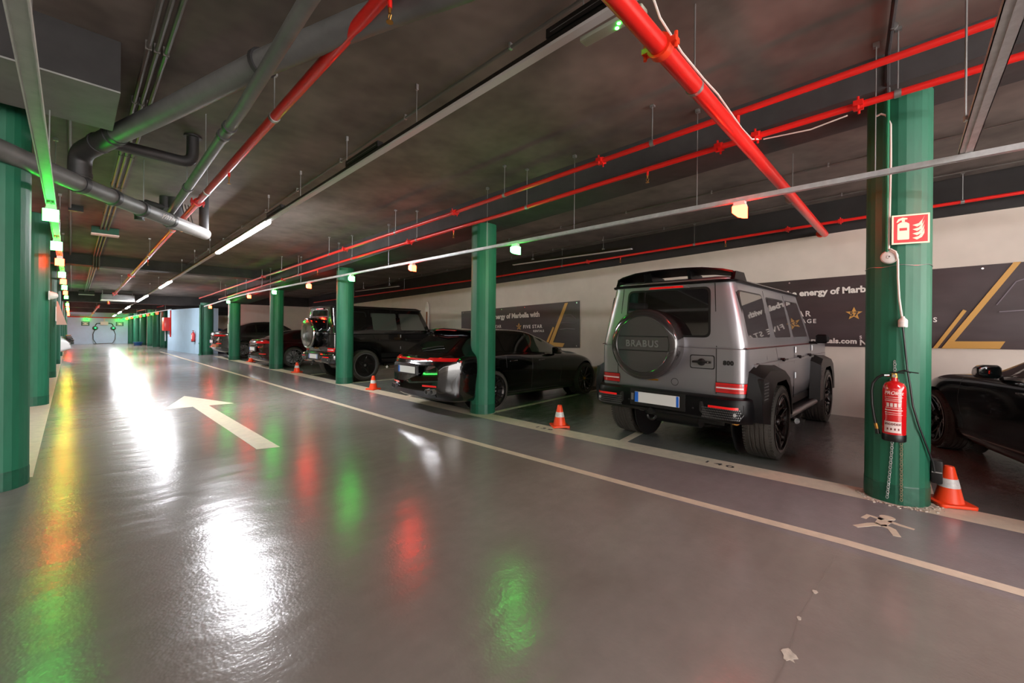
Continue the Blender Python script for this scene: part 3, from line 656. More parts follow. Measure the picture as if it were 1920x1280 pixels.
# ---------------------------------------------------------------- nearest column: extinguisher, sign, cables
m_ext = M('extinguisher_red', (196, 18, 24), .18, coat=.8)
m_lab = M('label_pale', (226, 206, 200), .5); m_labr = M('label_print', (240, 214, 208), .5); m_txtd = M('print_dark', (120, 40, 36), .5)
t = thing('fire_extinguisher', 'red fire extinguisher hung on the nearest green column', 'fire extinguisher', (4.672, .06, .555))
r = .077
MB().lathe([(r * .96, 0), (r, .005), (r, .055), (r * .98, .058)], 32).build('foot_ring', m_black, t)
MB().lathe([(r * .97, .05), (r * .985, .06), (r * .985, .415), (r * .93, .447), (r * .75, .474), (r * .4, .488), (.02, .492), (.02, .52)], 32).build('cylinder', m_ext, t)
MB().cyl((0, 0, .52), (0, 0, .555), .022, .018, n=14).build('valve', m_brass, t)
mb = MB(); mb.box(-.012, .012, -.06, .03, .556, .566); mb.box(-.012, .012, -.075, .02, .575, .583, Matrix.Translation((0, 0, .0)) @ Matrix.Rotation(.12, 4, 'X')); mb.build('lever', m_black, t, smooth=0, bevel=.002)
MB().cyl((-.02, .0, .535), (-.032, 0, .535), .013, n=12).build('gauge', m_chrome, t)
mb = MB(); mb.tube([(0, .02, .535), (0, .075, .532), (0, .105, .51), (0, .135, .46), (0, .142, .40), (0, .138, .28), (0, .122, .16), (0, .108, .09)], .0105, n=10); h = mb.build('hose', m_black, t)
MB().cyl((0, .03, .536), (0, .062, .533), .013, n=10).build('hose_ferrule', m_chrome, h); MB().cyl((0, .115, .125), (0, .105, .08), .0125, n=10).build('hose_ferrule', m_brass, h); MB().cyl((0, .105, .08), (0, .1, .04), .013, .017, n=12).build('nozzle', m_black, h)
def curved(parent, name, a0, a1, z0, z1, rr, mat):
    mb = MB(); mb.grid(lambda u, v: (-rr * math.cos(lerp(a0, a1, u)), rr * math.sin(lerp(a0, a1, u)), lerp(z0, z1, v)), 12, 1); return mb.build(name, mat, parent)
curved(t, 'label_panel', -.62, .85, .075, .165, r * 1.0, m_lab)
for k, (z, s, wd) in enumerate([(.255, .012, 1), (.275, .007, 1), (.235, .006, 1), (.22, .006, 1), (.332, .006, 1), (.345, .006, 1), (.362, .006, 1)]):
    curved(t, 'print_line', -.75 + (.1 * (k % 3)), .8 - .08 * (k % 2), z, z + s * .5, r * .996, m_labr)
for k in range(4): curved(t, 'pictogram', -.55 + .32 * k, -.55 + .32 * k + .22, .285, .315, r * .997, m_lab)
def wrap_text(parent, body, size, mat, z, a, rr, bold=.0, shear=0):
    me = text_mesh(body, size, mat, .0003, 1.0, 'CENTER', bold).copy()
    for v in me.vertices:
        x, y = v.co.x + shear * v.co.y, v.co.y
        th = a - x / rr; v.co = (-(rr + v.co.z) * math.cos(th), (rr + v.co.z) * math.sin(th), z + y)
    return obj('lettering', me, parent)
wrap_text(t, 'PROltec', .038, m_labr, .385, .03, r * .999, .0006, .25)
wrap_text(t, 'incotex', .036, m_txtd, .136, .1, r * 1.012, .0006)
for k in range(4): curved(t, 'seal', -.45 + .3 * k, -.45 + .3 * k + .13, .095, .112, r * 1.01, m_txtd)
MB().box(.075, .10, -.03, .03, .38, .50).build('bracket', m_rod, t, smooth=0)
# chains
def chain(pts, lab, mat):
    mb = MB(); P = [Vector(p) for p in pts]; L = 0; seg = []
    for a, b in zip(P, P[1:]): seg.append((L, a, b)); L += (b - a).length
    n = int(L / .021); k = 0
    for i in range(n):
        s = i * .021
        for l0, a, b in seg:
            if s <= l0 + (b - a).length: break
        d = (b - a).normalized(); c = a + d * (s - l0)
        sd = Vector((0, 1, 0)) if i % 2 else Vector((.7, .7, 0)); sd = (sd - d * sd.dot(d)).normalized()
        R = [c + d * (.014 * math.cos(q * PI / 4)) + sd * (.008 * math.sin(q * PI / 4)) for q in range(8)]
        mb.tube(R + [R[0]], .0024, n=4, caps=False)
    return T(mb.build('chain', mat), lab, 'chain', 'chains on the nearest column')
chain([(4.755, .07, .58), (4.752, .074, .45), (4.755, .086, .25), (4.745, .102, .03)], 'left of two steel chains hanging below the extinguisher', m_steel)
chain([(4.75, .015, .58), (4.75, .014, .3), (4.748, .012, .02)], 'right of two steel chains hanging below the extinguisher', M('chain_rust', (176, 160, 132), .5, metal=.6))
chain([(4.752, .06, 1.20), (4.745, .058, 1.09)], 'short steel chain above the extinguisher valve', m_steel)
# sign
t = thing('extinguisher_sign', 'red and white fire extinguisher sign on the nearest column', 'sign', (4.742, -.028, 2.30), 0)
t.rotation_euler = (0, 0, math.radians(16))
MB().box(-.003, .003, -.118, .118, -.121, .121).build('board', m_signw, t, smooth=0)
F = lambda y, z: (-.0034, y, z); G = lambda y, z: (-.0042, y, z)
MB().prism([(-.106, -.109), (.106, -.109), (.106, .109), (-.106, .109)], F, lambda y, z: (-.0030, y, z)).build('red_field', m_sign, t, smooth=0)
mb = MB(); F2 = lambda y, z: (-.0050, y, z)
mb.prism(rpoly([(.083, -.085), (.008, -.085), (.008, .045), (.03, .06), (.06, .06), (.083, .045)], .006, 2), F2, F)
mb.prism([(.055, .062), (.036, .062), (.036, .085), (.055, .085)], F2, F)
mb.prism([(.065, .075), (.02, .082), (.02, .092), (.05, .098), (.078, .088), (.09, .06), (.082, .058)], F2, F)
mb.build('extinguisher_symbol', m_signw, t, smooth=0)
mb = MB()
for k in range(4):
    z = -.075 + .035 * k
    mb.prism([(-.012, z), (-.05, z + .012), (-.075, z + .045), (-.085, z + .07), (-.085 + .004 * k, z + .035), (-.07, z + .002), (-.04, z - .016)], F2, F)
mb.build('flame_symbol', m_signw, t, smooth=0)
MB().prism([(.07, -.01), (.022, -.01), (.022, .012), (.07, .012)], lambda y, z: (-.0056, y, z), F2).build('symbol_stripe', m_sign, t, smooth=0)
# siren, cables, socket
t = thing('siren', 'round white sounder fixed on the nearest green column', 'siren', (4.76, .10, 2.084))
MB().lathe([(.056, .0), (.058, -.012), (.05, -.028), (.03, -.036), (.014, -.036)], 28, axis='x').build('dome', m_white, t)
MB().lathe([(.014, -.036), (.014, -.042), (.006, -.042), (.004, -.036)], 16, axis='x').build('hub', m_tray, t)
mb = MB(); mb.tube([(4.76, .19, 3.31), (4.748, .16, 3.315), (4.738, .128, 3.29), (4.735, .098, 3.2), (4.733, .095, 2.9), (4.735, .100, 2.45), (4.735, .103, 2.15), (4.72, .09, 2.145), (4.715, .06, 2.12), (4.728, .046, 2.05), (4.735, .044, 1.9), (4.735, .036, 1.73), (4.735, .018, 1.57)], .008, n=8)
T(mb.build('cable', m_wcable), 'white cable running down the nearest green column', 'cable')
t = thing('cable_socket', 'white socket coupling on the column cables', 'socket', (4.728, .012, 1.53))
MB().lathe([(.010, .05), (.013, .038), (.028, .022), (.03, .016), (.03, -.036), (.026, -.04)], 20).build('shell', m_white, t); MB().lathe([(.0305, .0), (.0305, -.006)], 20).build('ring', m_tray, t)
mb = MB(); mb.tube([(4.735, .012, 1.49), (4.742, -.002, 1.33), (4.745, -.016, 1.15), (4.752, -.036, 1.0), (4.76, -.052, .844), (4.78, -.092, .671), (4.835, -.148, .474), (4.875, -.175, .38), (4.89, -.185, .30)], .007, n=8)
T(mb.build('cable', m_black), 'black cable trailing down the right side of the column', 'cable')
mb = MB(); mb.tube([(4.655, .04, 1.125), (4.655, -.005, 1.14), (4.69, -.035, 1.12)], .006, n=6); T(mb.build('cable_loop', m_black), 'short black cable loop at the extinguisher lever', 'cable')
t = thing('charger_box', 'black charger box hanging low behind the nearest column', 'charger', (4.96, -.20, .2))
MB().box(-.05, .05, -.035, .035, 0, .19).build('case', m_black, t, bevel=.012); MB().box(-.051, -.049, -.03, .03, .09, .10).build('groove', m_rod, t, smooth=0)
mb = MB(); n = 40
mb.tube([(4.97 + .2175 * math.cos(2 * PI * k / n), .05 + .2175 * math.sin(2 * PI * k / n), 2.008 + .006 * math.sin(k)) for k in range(n + 1)], .0025, n=5, caps=False)
T(mb.build('strap_wire', m_rod), 'thin wire strapped around the nearest green column', 'wire')
# debris at foot
mb = MB()
for k in range(130):
    a = random.uniform(PI * .55, PI * 1.55); rr = .225 + abs(random.gauss(0, .03)); x = 4.97 + rr * math.cos(a); y = .05 + rr * math.sin(a); s = random.uniform(.004, .013)
    mb.box(-s, s, -s * .6, s * .6, 0, s * .6, Matrix.Translation((x, y, .002)) @ Matrix.Rotation(random.uniform(0, 3), 4, 'Z'))
o = T(mb.build('plaster_crumbs', m_chip, smooth=0), 'pale plaster crumbs scattered round the column foot', 'debris'); o['kind'] = 'stuff'

# ---------------------------------------------------------------- banners
m_ban = M('banner_vinyl', (62, 52, 54), .42, noise=(2.2, .75, 1.2), bump=(5, .5), stretch=(1, .35, 1))
m_gold = M('banner_gold', (202, 154, 78), .45); m_btxt = M('banner_white', (228, 222, 216), .5); m_silh = M('banner_car_print', (112, 104, 112), .45)
RT = (0, -1, 0); UP = (0, 0, 1)
def banner(lab, ya, yb, zba, zta, zbb, ztb):
    """ya > yb: left edge to right edge as seen from the aisle"""
    t = thing('banner', lab, 'banner', (9.145, (ya + yb) / 2, 1.2), 0, 'banners on the right wall'); ym = (ya + yb) / 2
    def P(u, v):
        y = lerp(ya, yb, u); z = lerp(lerp(zba, zbb, u), lerp(zta, ztb, u), v)
        w = .006 * math.sin(9 * u + 5 * v) * math.sin(3 * v) + .005 * math.sin(17 * u - 9 * v + 2) * v
        return (-.014 + w, y - ym, z - 1.2)
    mb = MB(); mb.grid(P, 60, 16); mb.build('sheet', m_ban, t, smooth=60)
    for u in (.02, .2, .4, .6, .8, .98):
        for v in (.04, .96):
            p = P(u, v); MB().cyl((p[0] - .004, p[1], p[2]), (p[0] - .001, p[1], p[2]), .014, n=10).build('eyelet', m_chrome, t)
    return t, ym
def btext(t, ym, s, size, y, z, mat, space=1.0, bold=0, align='LEFT', tilt=0):
    o = obj('lettering', text_mesh(s, size, mat, .001, space, align, bold), t, frame((-.029, y - ym, z - 1.2), (0, -1, tilt), (0, tilt, 1)))
def star(t, ym, y, z, r):
    P = [(r * (1 if k % 2 == 0 else .42) * math.sin(k * PI / 5), r * (1 if k % 2 == 0 else .42) * math.cos(k * PI / 5)) for k in range(10)]
    MB().prism(P, lambda a, b: (-.031, y - ym - a, z - 1.2 + b), lambda a, b: (-.024, y - ym - a, z - 1.2 + b)).build('star_emblem', m_gold, t, smooth=0)
    for ch, dy in (('5', .26), ('7', -.24)): obj('lettering', text_mesh(ch, r * .9, m_ban, .0008, .85, 'CENTER', .004), t, frame((-.0325, y - ym + dy * r, z - 1.2 - r * .34), (0, -1, 0), (0, 0, 1)))
def stripe(t, ym, pts):
    MB().prism(pts, lambda y, z: (-.031, y - ym, z - 1.2), lambda y, z: (-.022, y - ym, z - 1.2)).build('gold_stripe', m_gold, t, smooth=0)
def carprint(t, ym, y, z, w):
    for P in ([(0, 0), (.12, .22), (.3, .30), (.75, .30), (1, .12), (1, .112), (.748, .292), (.3, .292), (.125, .213), (.008, 0)], [(.02, -.06), (.4, -.03), (.98, -.05), (.98, -.058), (.4, -.04), (.02, -.07)], [(.2, -.3), (.55, -.26), (.95, -.28), (.95, -.31), (.55, -.29), (.2, -.33)]):
        MB().prism([(a * w, b * w) for a, b in P], lambda a, b: (-.030, y - ym - a, z - 1.2 + b), lambda a, b: (-.024, y - ym - a, z - 1.2 + b)).build('car_print', m_silh, t, smooth=0)
t, ym = banner('dark rental banner behind the silver off-roader and nearest column', 2.75, -3.2, 1.16, 2.36, 1.25, 2.49)
btext(t, ym, 'Feel the energy of Marbella with', .15, 1.93, 2.075, m_btxt, 1.0, .006, tilt=.03)
btext(t, ym, 'FIVE STAR', .14, 2.02, 1.72, m_btxt, 1.3, .002); btext(t, ym, 'GARAGE', .10, 1.15, 1.60, m_btxt, 1.3, .002, 'RIGHT')
star(t, ym, .63, 1.755, .115); btext(t, ym, 'FIVE STAR', .14, .47, 1.72, m_btxt, 1.25, .002); btext(t, ym, 'RENTALS', .10, -.36, 1.61, m_btxt, 1.25, .002, 'RIGHT')
btext(t, ym, 'fivestarrentals.com', .115, 1.55, 1.25, m_btxt, 1.08, .005); btext(t, ym, 'S', .07, .555, 1.335, m_btxt, 1.0, .002); btext(t, ym, 'N', .13, .555, 1.225, m_btxt, 1.0, .004)
stripe(t, ym, [(-.315, 1.205), (-.365, 1.205), (-.665, 1.772), (-.63, 1.795)])
stripe(t, ym, [(-.405, 1.205), (-.99, 1.222), (-1.04, 1.33), (-.545, 1.318), (-1.18, 2.45), (-1.11, 2.45)])
carprint(t, ym, -.95, 1.85, 1.5)
t, ym = banner('dark rental banner behind the black estate', 11.0, 6.185, .72, 2.02, .967, 2.20)
btext(t, ym, 'Feel the energy of Marbella with', .20, 10.15, 1.725, m_btxt, 1.0, .008, tilt=.03)
btext(t, ym, 'FIVE STAR', .13, 9.75, 1.455, m_btxt, 1.2, .002, tilt=.03); star(t, ym, 8.33, 1.51, .11)
btext(t, ym, 'FIVE STAR', .135, 8.16, 1.46, m_btxt, 1.22, .003, tilt=.03); btext(t, ym, 'RENTALS', .085, 7.37, 1.37, m_btxt, 1.2, .002, 'RIGHT', tilt=.03)
stripe(t, ym, [(7.32, 1.02), (7.24, 1.02), (7.01, 1.49), (7.06, 1.51)])
stripe(t, ym, [(7.22, .98), (6.72, .965), (6.66, 1.07), (7.05, 1.085), (6.56, 2.16), (6.66, 2.15)])
carprint(t, ym, 6.95, 1.65, .65)

# pointed board leaning at the wall
t = thing('pointed_board', 'pale pointed board with rusty stripe leaning on the wall', 'board', (9.05, 12.93, 0))
MB().prism([(-.1, .05), (.1, .05), (.11, 2.2), (.06, 2.33), (0, 2.42), (-.06, 2.33), (-.11, 2.2)], lambda y, z: (.05, y, z), lambda y, z: (.02, y, z)).build('panel', m_white, t, smooth=0)
MB().box(.015, .02, -.035, .045, .05, 2.05).build('rust_stripe', M('rust', (150, 92, 52), .8, noise=(8, .6, 1.2)), t, smooth=0)

# ---------------------------------------------------------------- far end
t = thing('jet_fan', 'grey fan unit hung under the far beam', 'fan unit', (1.45, 26.3, 2.54))
MB().box(-.55, .55, -.4, .4, .05, .30).build('casing', m_pvc, t, bevel=.02); MB().box(-.56, .56, -.41, .41, 0, .055).build('tray', m_white, t, bevel=.01)
for x in (-.5, .5): rod(t, (x, 0, .3), (x, 0, zc(26.3) - 2.54), .012)
MB().cyl((-.3, 0, -.14), (-.3, 0, 0), .05, n=10).build('drop_nozzle', m_red, t)
t = thing('wall_charger', 'wall charger with two handlamps and hanging cables on the back wall', 'charger', (1.75, 45.18, 1.45))
MB().box(-.22, .22, -.12, 0, 0, .28).build('cabinet', m_white, t, bevel=.02); MB().box(-.04, .04, -.06, 0, .28, .6).build('feed_duct', m_tray, t, smooth=0)
for s in (-1, 1):
    mb = MB(); mb.tube([(s * .2, -.06, .15), (s * .42, -.08, .12), (s * .5, -.08, -.05)], .03, n=8); mb.build('arm', m_black, t)
    MB().lathe([(.03, .0), (.14, .02), (.16, .1), (.1, .14)], 14, (s * .5, -.1, -.24), 'y').build('holster', m_greend, t)
    MB().cyl((s * .5, -.25, -.22), (s * .5, -.26, -.22), .05, n=10).build('status_light', m_status, t)
    mb = MB(); mb.tube([(s * .5, -.1, -.3), (s * .62, -.1, -.7), (s * .6, -.12, -1.1), (s * .45, -.2, -1.4), (-.6, -.25, -1.43)], .02, n=6); mb.build('cable', m_black, t)
for x, lab in ((.72, 'left green sign on the back wall'), (2.62, 'right green sign on the back wall')):
    t = thing('wall_sign', lab, 'sign', (x, 45.19, 1.55), 0, 'green signs on the back wall')
    MB().box(-.22, .22, -.02, 0, -.16, .16).build('board', M('sign_teal', (38, 92, 88), .4), t, smooth=0)
    MB().prism([(-.15, -.1), (.15, -.1), (.15, -.03), (.02, .02), (.16, .06), (.16, .1), (-.15, .1), (-.15, .05), (-.02, 0), (-.15, -.05)], lambda a, b: (a, -.024, b), lambda a, b: (a, -.02, b)).build('symbol', m_white, t, smooth=0)
mb = MB(); mb.tube([(-.7, 45.1, 2.06), (3.3, 45.1, 2.02)], .035, n=8); T(mb.build('sprinkler_pipe', m_red), 'red pipe along the head of the back wall', 'pipe')
# hydrant box, extinguisher, signs on the rounded wall
t = thing('hydrant_box', 'red hydrant cabinet on the edge of the rounded white wall', 'hydrant cabinet', (3.955, 31.6, 1.15))
MB().box(-.28, .0, -.4, .35, 0, .78).build('cabinet', m_red, t, bevel=.01); MB().box(-.286, -.28, -.36, .31, .05, .73).build('door', m_redo, t, bevel=.004); MB().cyl((-.14, .2, -.6), (-.14, .2, 0), .03, n=8).build('pipe_stub', m_steel, t); MB().cyl((.02, -.42, -.35), (.02, -.42, 1.2), .035, n=8).build('riser', m_red, t)
t = thing('fire_extinguisher', 'small red extinguisher on the rounded white wall', 'fire extinguisher', (4.325, 26.75, .62))
MB().lathe([(.08, 0), (.085, .02), (.085, .42), (.05, .48), (.02, .5), (.02, .58)], 16).build('cylinder', m_ext, t); MB().lathe([(.087, 0), (.087, .05)], 16).build('foot_ring', m_black, t)
curved(t, 'label_panel', -.8, .6, .15, .38, .0865, m_lab); MB().box(-.06, .05, -.015, .015, .58, .60).build('lever', m_black, t, smooth=0)
t = thing('siren', 'white sounder on the side of the second left column', 'siren', (-.27, 11.3, 1.98))
MB().lathe([(.07, .0), (.07, .03), (.05, .08), (.02, .1)], 16, axis='x').build('dome', m_white, t)
MB().box(-.02, 0, -.06, .06, -.08, .08).build('mount', m_tray, t, smooth=0)
t = thing('arrow_sign', 'white pointed sign on the third left column', 'sign', (-.285, 17.0, 1.45))
MB().prism([(0, 0), (.20, 0), (.02, .65), (0, .65)], lambda x, z: (x, -.01, z), lambda x, z: (x, .01, z)).build('board', m_white, t, smooth=0)
MB().box(-.02, .0, -.02, .02, .1, .5).build('bracket', m_rod, t, smooth=0)
for (x, y, z, lab) in ((2.6, 18.6, zc(18.6), 'white smoke detector beside the second lit strip'), (6.9, 14.4, zc(14.4), 'white smoke detector over the bays')):
    t = thing('smoke_detector', lab, 'detector', (x, y, z)); MB().lathe([(.055, 0), (.055, -.02), (.04, -.05), (.01, -.055)], 18).build('dome', m_white, t); MB().lathe([(.065, 0), (.065, -.012)], 18).build('base_ring', m_tray, t)
t = thing('notice', 'small white notice on the side of the fifth right column', 'notice', (4.66, 21.2, 1.35)); MB().box(-.05, 0, -.02, .0, -.2, .2).build('sheet', m_white, t, smooth=0); MB().cyl((-.03, 0, .5), (.0, 0, .5), .05, n=12).build('sounder', m_white, t)
t = thing('tub', 'blue tub at the foot of a far green column', 'tub', (3.33, 40.6, 0)); MB().lathe([(.2, 0), (.27, .22), (.28, .24), (.25, .24), (.19, .03)], 18).build('bowl', M('tub_blue', (36, 92, 150), .4), t); MB().lathe([(.275, .2), (.292, .21), (.292, .24), (.275, .245)], 18).build('rim', M('tub_rim', (30, 80, 138), .4), t)
# ---------------------------------------------------------------- wheels
_wc = {}
def wheel(parent, x, y, R, W, rimR, style, rim_mat, side, cap=None, spin=0.0, lip_mat=None):
    """outer face towards -y in its own frame; side = -1 right, +1 left"""
    k = (R, W, rimR, style, rim_mat.name, cap.name if cap else '', lip_mat.name if lip_mat else '')
    if k not in _wc:
        h = W / 2; g = .007
        tread = [(R - .004, -h + .035)]
        for c in (-.55, -.18, .18, .55):
            q = c * (h - .03); tread += [(R, q - .009), (R - g, q - .006), (R - g, q + .006), (R, q + .009)]
        tread += [(R - .004, h - .035)]
        prof = [(rimR - .012, -h + .012), (rimR + .012, -h + .002), (lerp(rimR, R, .5), -h - .004), (R - .03, -h + .008), (R - .012, -h + .018)] + tread + [(R - .012, h - .018), (R - .03, h - .008), (lerp(rimR, R, .5), h + .004), (rimR + .012, h - .002), (rimR - .012, h - .012)]
        tire = MB().lathe(prof, 56, axis='y', closed=True)
        blk = MB()
        for i in range(72):                                   # shoulder blocks
            t = 2 * PI * i / 72
            for s in (-1, 1):
                blk.box(-.009, .009, s * (h - .022) - .014, s * (h - .022) + .014, R - .016, R - .003, Matrix.Rotation(t, 4, 'Y'))
        tire.add(blk.v, blk.f)
        rim = MB(); f = -h + .02
        rim.lathe([(rimR - .002, -h + .004), (rimR - .004, -h + .02), (rimR - .035, f + .03), (rimR - .045, h - .02), (rimR - .02, h - .01)], 48, axis='y', caps=False)
        rim.lathe([(rimR - .04, .045), (.05, .06), (.0, .06)], 36, axis='y', caps=False)
        lip = MB().lathe([(rimR + .010, -h + .001), (rimR + .010, -h - .006), (rimR - .012, -h - .004), (rimR - .014, -h + .02), (rimR - .004, -h + .02)], 56, axis='y', caps=False)
        sp_ = MB()
        def spoke(t, r0, r1, w0, w1, d0, d1, th=.03, twist=0):
            vs = []
            for r, wd, d, tt in ((r0, w0, d0, 0), (lerp(r0, r1, .55), lerp(w0, w1, .45), lerp(d0, d1, .35), twist * .5), (r1, w1, d1, twist)):
                c = Vector((r * math.sin(t + tt), 0, r * math.cos(t + tt))); n = Vector((math.cos(t + tt), 0, -math.sin(t + tt)))
                for a, b in ((-wd, d + .008), (-wd * .5, d), (wd * .5, d), (wd, d + .008), (wd, d + th), (-wd, d + th)): vs.append(c + n * a + Vector((0, b, 0)))
            fs = [(j * 6 + i, j * 6 + (i + 1) % 6, (j + 1) * 6 + (i + 1) % 6, (j + 1) * 6 + i) for j in range(2) for i in range(6)] + [(0, 1, 2, 3, 4, 5), (12, 13, 14, 15, 16, 17)]
            sp_.add(vs, fs)
        if style == 'split':                                   # five double Y spokes
            for i in range(5):
                t = 2 * PI * i / 5; spoke(t, .045, rimR * .52, .05, .034, f + .05, f + .015)
                for s in (-1, 1): spoke(t + s * .05, rimR * .42, rimR - .008, .02, .016, f + .02, f - .002, twist=s * .2)
                for s in (-1, 1): spoke(t + PI / 5 + s * .09, .05, rimR - .01, .018, .011, f + .06, f + .004, twist=s * .1)
        elif style == 'multi':                                 # ten slim twin spokes
            for i in range(10):
                t = 2 * PI * i / 10
                for s in (-1, 1): spoke(t + s * .045, .05, rimR - .008, .013, .008, f + .035, f + .002, twist=s * .07)
        else:                                                  # monoblock disc with five lobes
            sp_.lathe([(.04, f + .02), (rimR * .45, f + .012), (rimR * .8, f + .004), (rimR - .01, f + .006), (rimR - .01, f + .03), (.04, f + .05)], 48, axis='y')
            for i in range(5): spoke(2 * PI * i / 5, .08, rimR * .84, .05, .012, f + .008, f + .001)
        hub = MB().lathe([(.0, f + .012), (.03, f + .012), (.034, f + .018), (.036, f + .05)], 20, axis='y')
        disc = MB().lathe([(rimR * .78, .03), (rimR * .78, .045), (.06, .045), (.06, .03)], 32, axis='y', closed=True)
        _wc[k] = (tire.mesh('wheel', m_rubber, 30), rim.mesh('rim_barrel', m_rimblk), sp_.mesh('spokes', rim_mat, 30), hub.mesh('hub_cap', cap or rim_mat), disc.mesh('brake_disc', m_steel), lip.mesh('rim_lip', lip_mat or rim_mat))
    a = _wc[k]; w_ = obj('wheel', a[0], parent)
    w_.matrix_local = Matrix.Translation((x, y, R)) @ Matrix.Rotation(PI if side > 0 else 0, 4, 'Z') @ Matrix.Rotation(spin, 4, 'Y')
    for nm, me in zip(('rim_barrel', 'spokes', 'hub_cap', 'brake_disc', 'rim_lip'), a[1:]): obj(nm, me, w_)
    return w_

# ---------------------------------------------------------------- boxy off-roader
def rring(x0, x1, hw, z, rr=.13, rf=.12, n=6):
    P = rpoly([(x0, -hw), (x1, -hw), (x1, hw), (x0, hw)], [rr, rf, rf, rr], n); return [(x, y, z) for x, y in P]
def offroader(label, loc, rotz, body, trim, flare, spare, wheel_style, rim_mat, badge, extras, lip=None, cap=None):
    t = thing('off_roader', label, 'car', loc, rotz)
    AX = (.86, 3.70); R, W, RR = .418, .30, .322
    hwz = lambda z: lerp(.85, .715, (z - 1.27) / .70) if z > 1.27 else .858
    xr = lambda z: lerp(.004, .06, (z - 1.27) / .70) if z > 1.27 else 0
    lb = MB(); lb.rings([rring(.16, 4.24, .76, .50), rring(.05, 4.28, .83, .60), rring(.0, 4.3, .855, .72), rring(0, 4.31, .860, .95), rring(0, 4.31, .858, 1.255), rring(.012, 4.29, .846, 1.262), rring(.012, 4.29, .846, 1.27)])
    b = lb.build('lower_body', body, t, smooth=40)
    cu = MB()
    for ax in AX:
        for s in (-1, 1): cu.cyl((ax, s * .58, .44), (ax, s * 1.1, .44), .455, n=40)
    co = cu.build('cutter', None); co.parent = t; cut(b, co)
    for ax in AX:
        for s in (-1, 1): MB().cyl((ax, s * .59, .44), (ax, s * .60, .44), .45, n=28).build('wheel_well', m_black, t)
    MB().box(.5, 4.0, -.5, .5, .34, .56).build('chassis', m_black, t, smooth=0, bevel=.03)
    cb = MB(); cb.rings([rring(.004, 3.17, .850, 1.272), rring(.004, 3.17, .850, 1.30), rring(.03, 3.03, .79, 1.62), rring(.055, 2.90, .732, 1.88), rring(.06, 2.87, .715, 1.965), rring(.10, 2.83, .68, 1.985)])
    cb.build('upper_body', body, t, smooth=40)
    rf = MB(); rf.rings([rring(.075, 2.85, .69, 1.978), rring(.08, 2.84, .685, 2.012), rring(.14, 2.78, .63, 2.038), rring(.3, 2.6, .45, 2.048)]); rf.build('roof', body, t, smooth=50)
    g = MB(); g.rings([rring(.040, 2.885, .738, 1.965), rring(.035, 2.89, .744, 1.985), rring(.06, 2.87, .715, 1.998)]); g.build('rain_gutter', trim, t, smooth=30)
    # bonnet front and grille (towards the wall)
    MB().box(4.3, 4.36, -.62, .62, .72, 1.16).build('grille', m_black, t, bevel=.02)
    MB().box(4.26, 4.40, -.9, .9, .46, .70).build('front_bumper', trim, t, bevel=.04)
    fr = lambda off: (lambda y, z: (xr(z) - off, y, z))
    # rear window, brake lamp, seams
    wp = rpoly([(.49, 1.395), (-.49, 1.395), (-.47, 1.905), (.47, 1.905)], .06, 5)
    wf = MB(); wf.prism(rpoly([(.512, 1.372), (-.512, 1.372), (-.492, 1.928), (.492, 1.928)], .07, 5), fr(.005), fr(-.01)); wf.build('window_seal', m_black, t, smooth=0)
    MB().prism(wp, fr(.009), fr(.0)).build('rear_window', m_glass, t, smooth=0)
    hb = MB(); hb.prism([(.27, 1.925), (-.27, 1.925), (-.20, 1.962), (.20, 1.962)], fr(.022), fr(0)); h_ = hb.build('brake_lamp_housing', body, t, smooth=0)
    MB().prism([(.21, 1.930), (-.21, 1.930), (-.19, 1.952), (.19, 1.952)], fr(.026), fr(.02)).build('brake_lamp', m_redglow, h_, smooth=0)
    for y in (-.575, .60):
        MB().prism([(y - .004, .78), (y + .004, .78), (y + .004, 1.26), (y - .004, 1.26)], fr(.0015), fr(-.01)).build('door_seam', m_black, t, smooth=0)
        MB().prism([(y - .004, 1.272), (y + .004, 1.272), (y * .93 + .004, 1.96), (y * .93 - .004, 1.96)], fr(.0015), fr(-.01)).build('door_seam', m_black, t, smooth=0)
    # handle
    MB().prism(rpoly([(-.300, 1.035), (-.56, 1.035), (-.56, 1.185), (-.300, 1.185)], .024, 3), fr(.0035), fr(-.01)).build('handle_surround', m_black, t, smooth=0)
    hp = MB(); hp.prism(rpoly([(-.31, 1.045), (-.55, 1.045), (-.55, 1.175), (-.31, 1.175)], .02, 3), fr(.006), fr(-.01)); hpo = hp.build('handle_plate', body, t, smooth=0)
    MB().prism(rpoly([(-.32, 1.055), (-.54, 1.055), (-.54, 1.165), (-.32, 1.165)], .018, 3), fr(.0075), fr(0)).build('handle_recess', m_rimsil if body != m_blkpaint else body, hpo, smooth=0)
    MB().lathe([(.04, 0), (.036, -.02), (.02, -.03)], 18, (-.008, -.425, 1.108), 'x').build('lock_knob', m_black, hpo)
    MB().box(-.042, -.012, -.53, -.335, 1.098, 1.122).build('handle_bar', m_black, hpo, bevel=.006)
    MB().cyl((-.047, -.505, 1.11), (-.042, -.505, 1.11), .008, n=10).build('key_lock', m_chrome, hpo)
    mb = MB(); mb.tube([(-.002, -.13 + .04 * math.cos(a * PI / 8), .865 + .04 * math.sin(a * PI / 8)) for a in range(17)], .003, n=5, caps=False); mb.build('tow_cover', m_black, t)
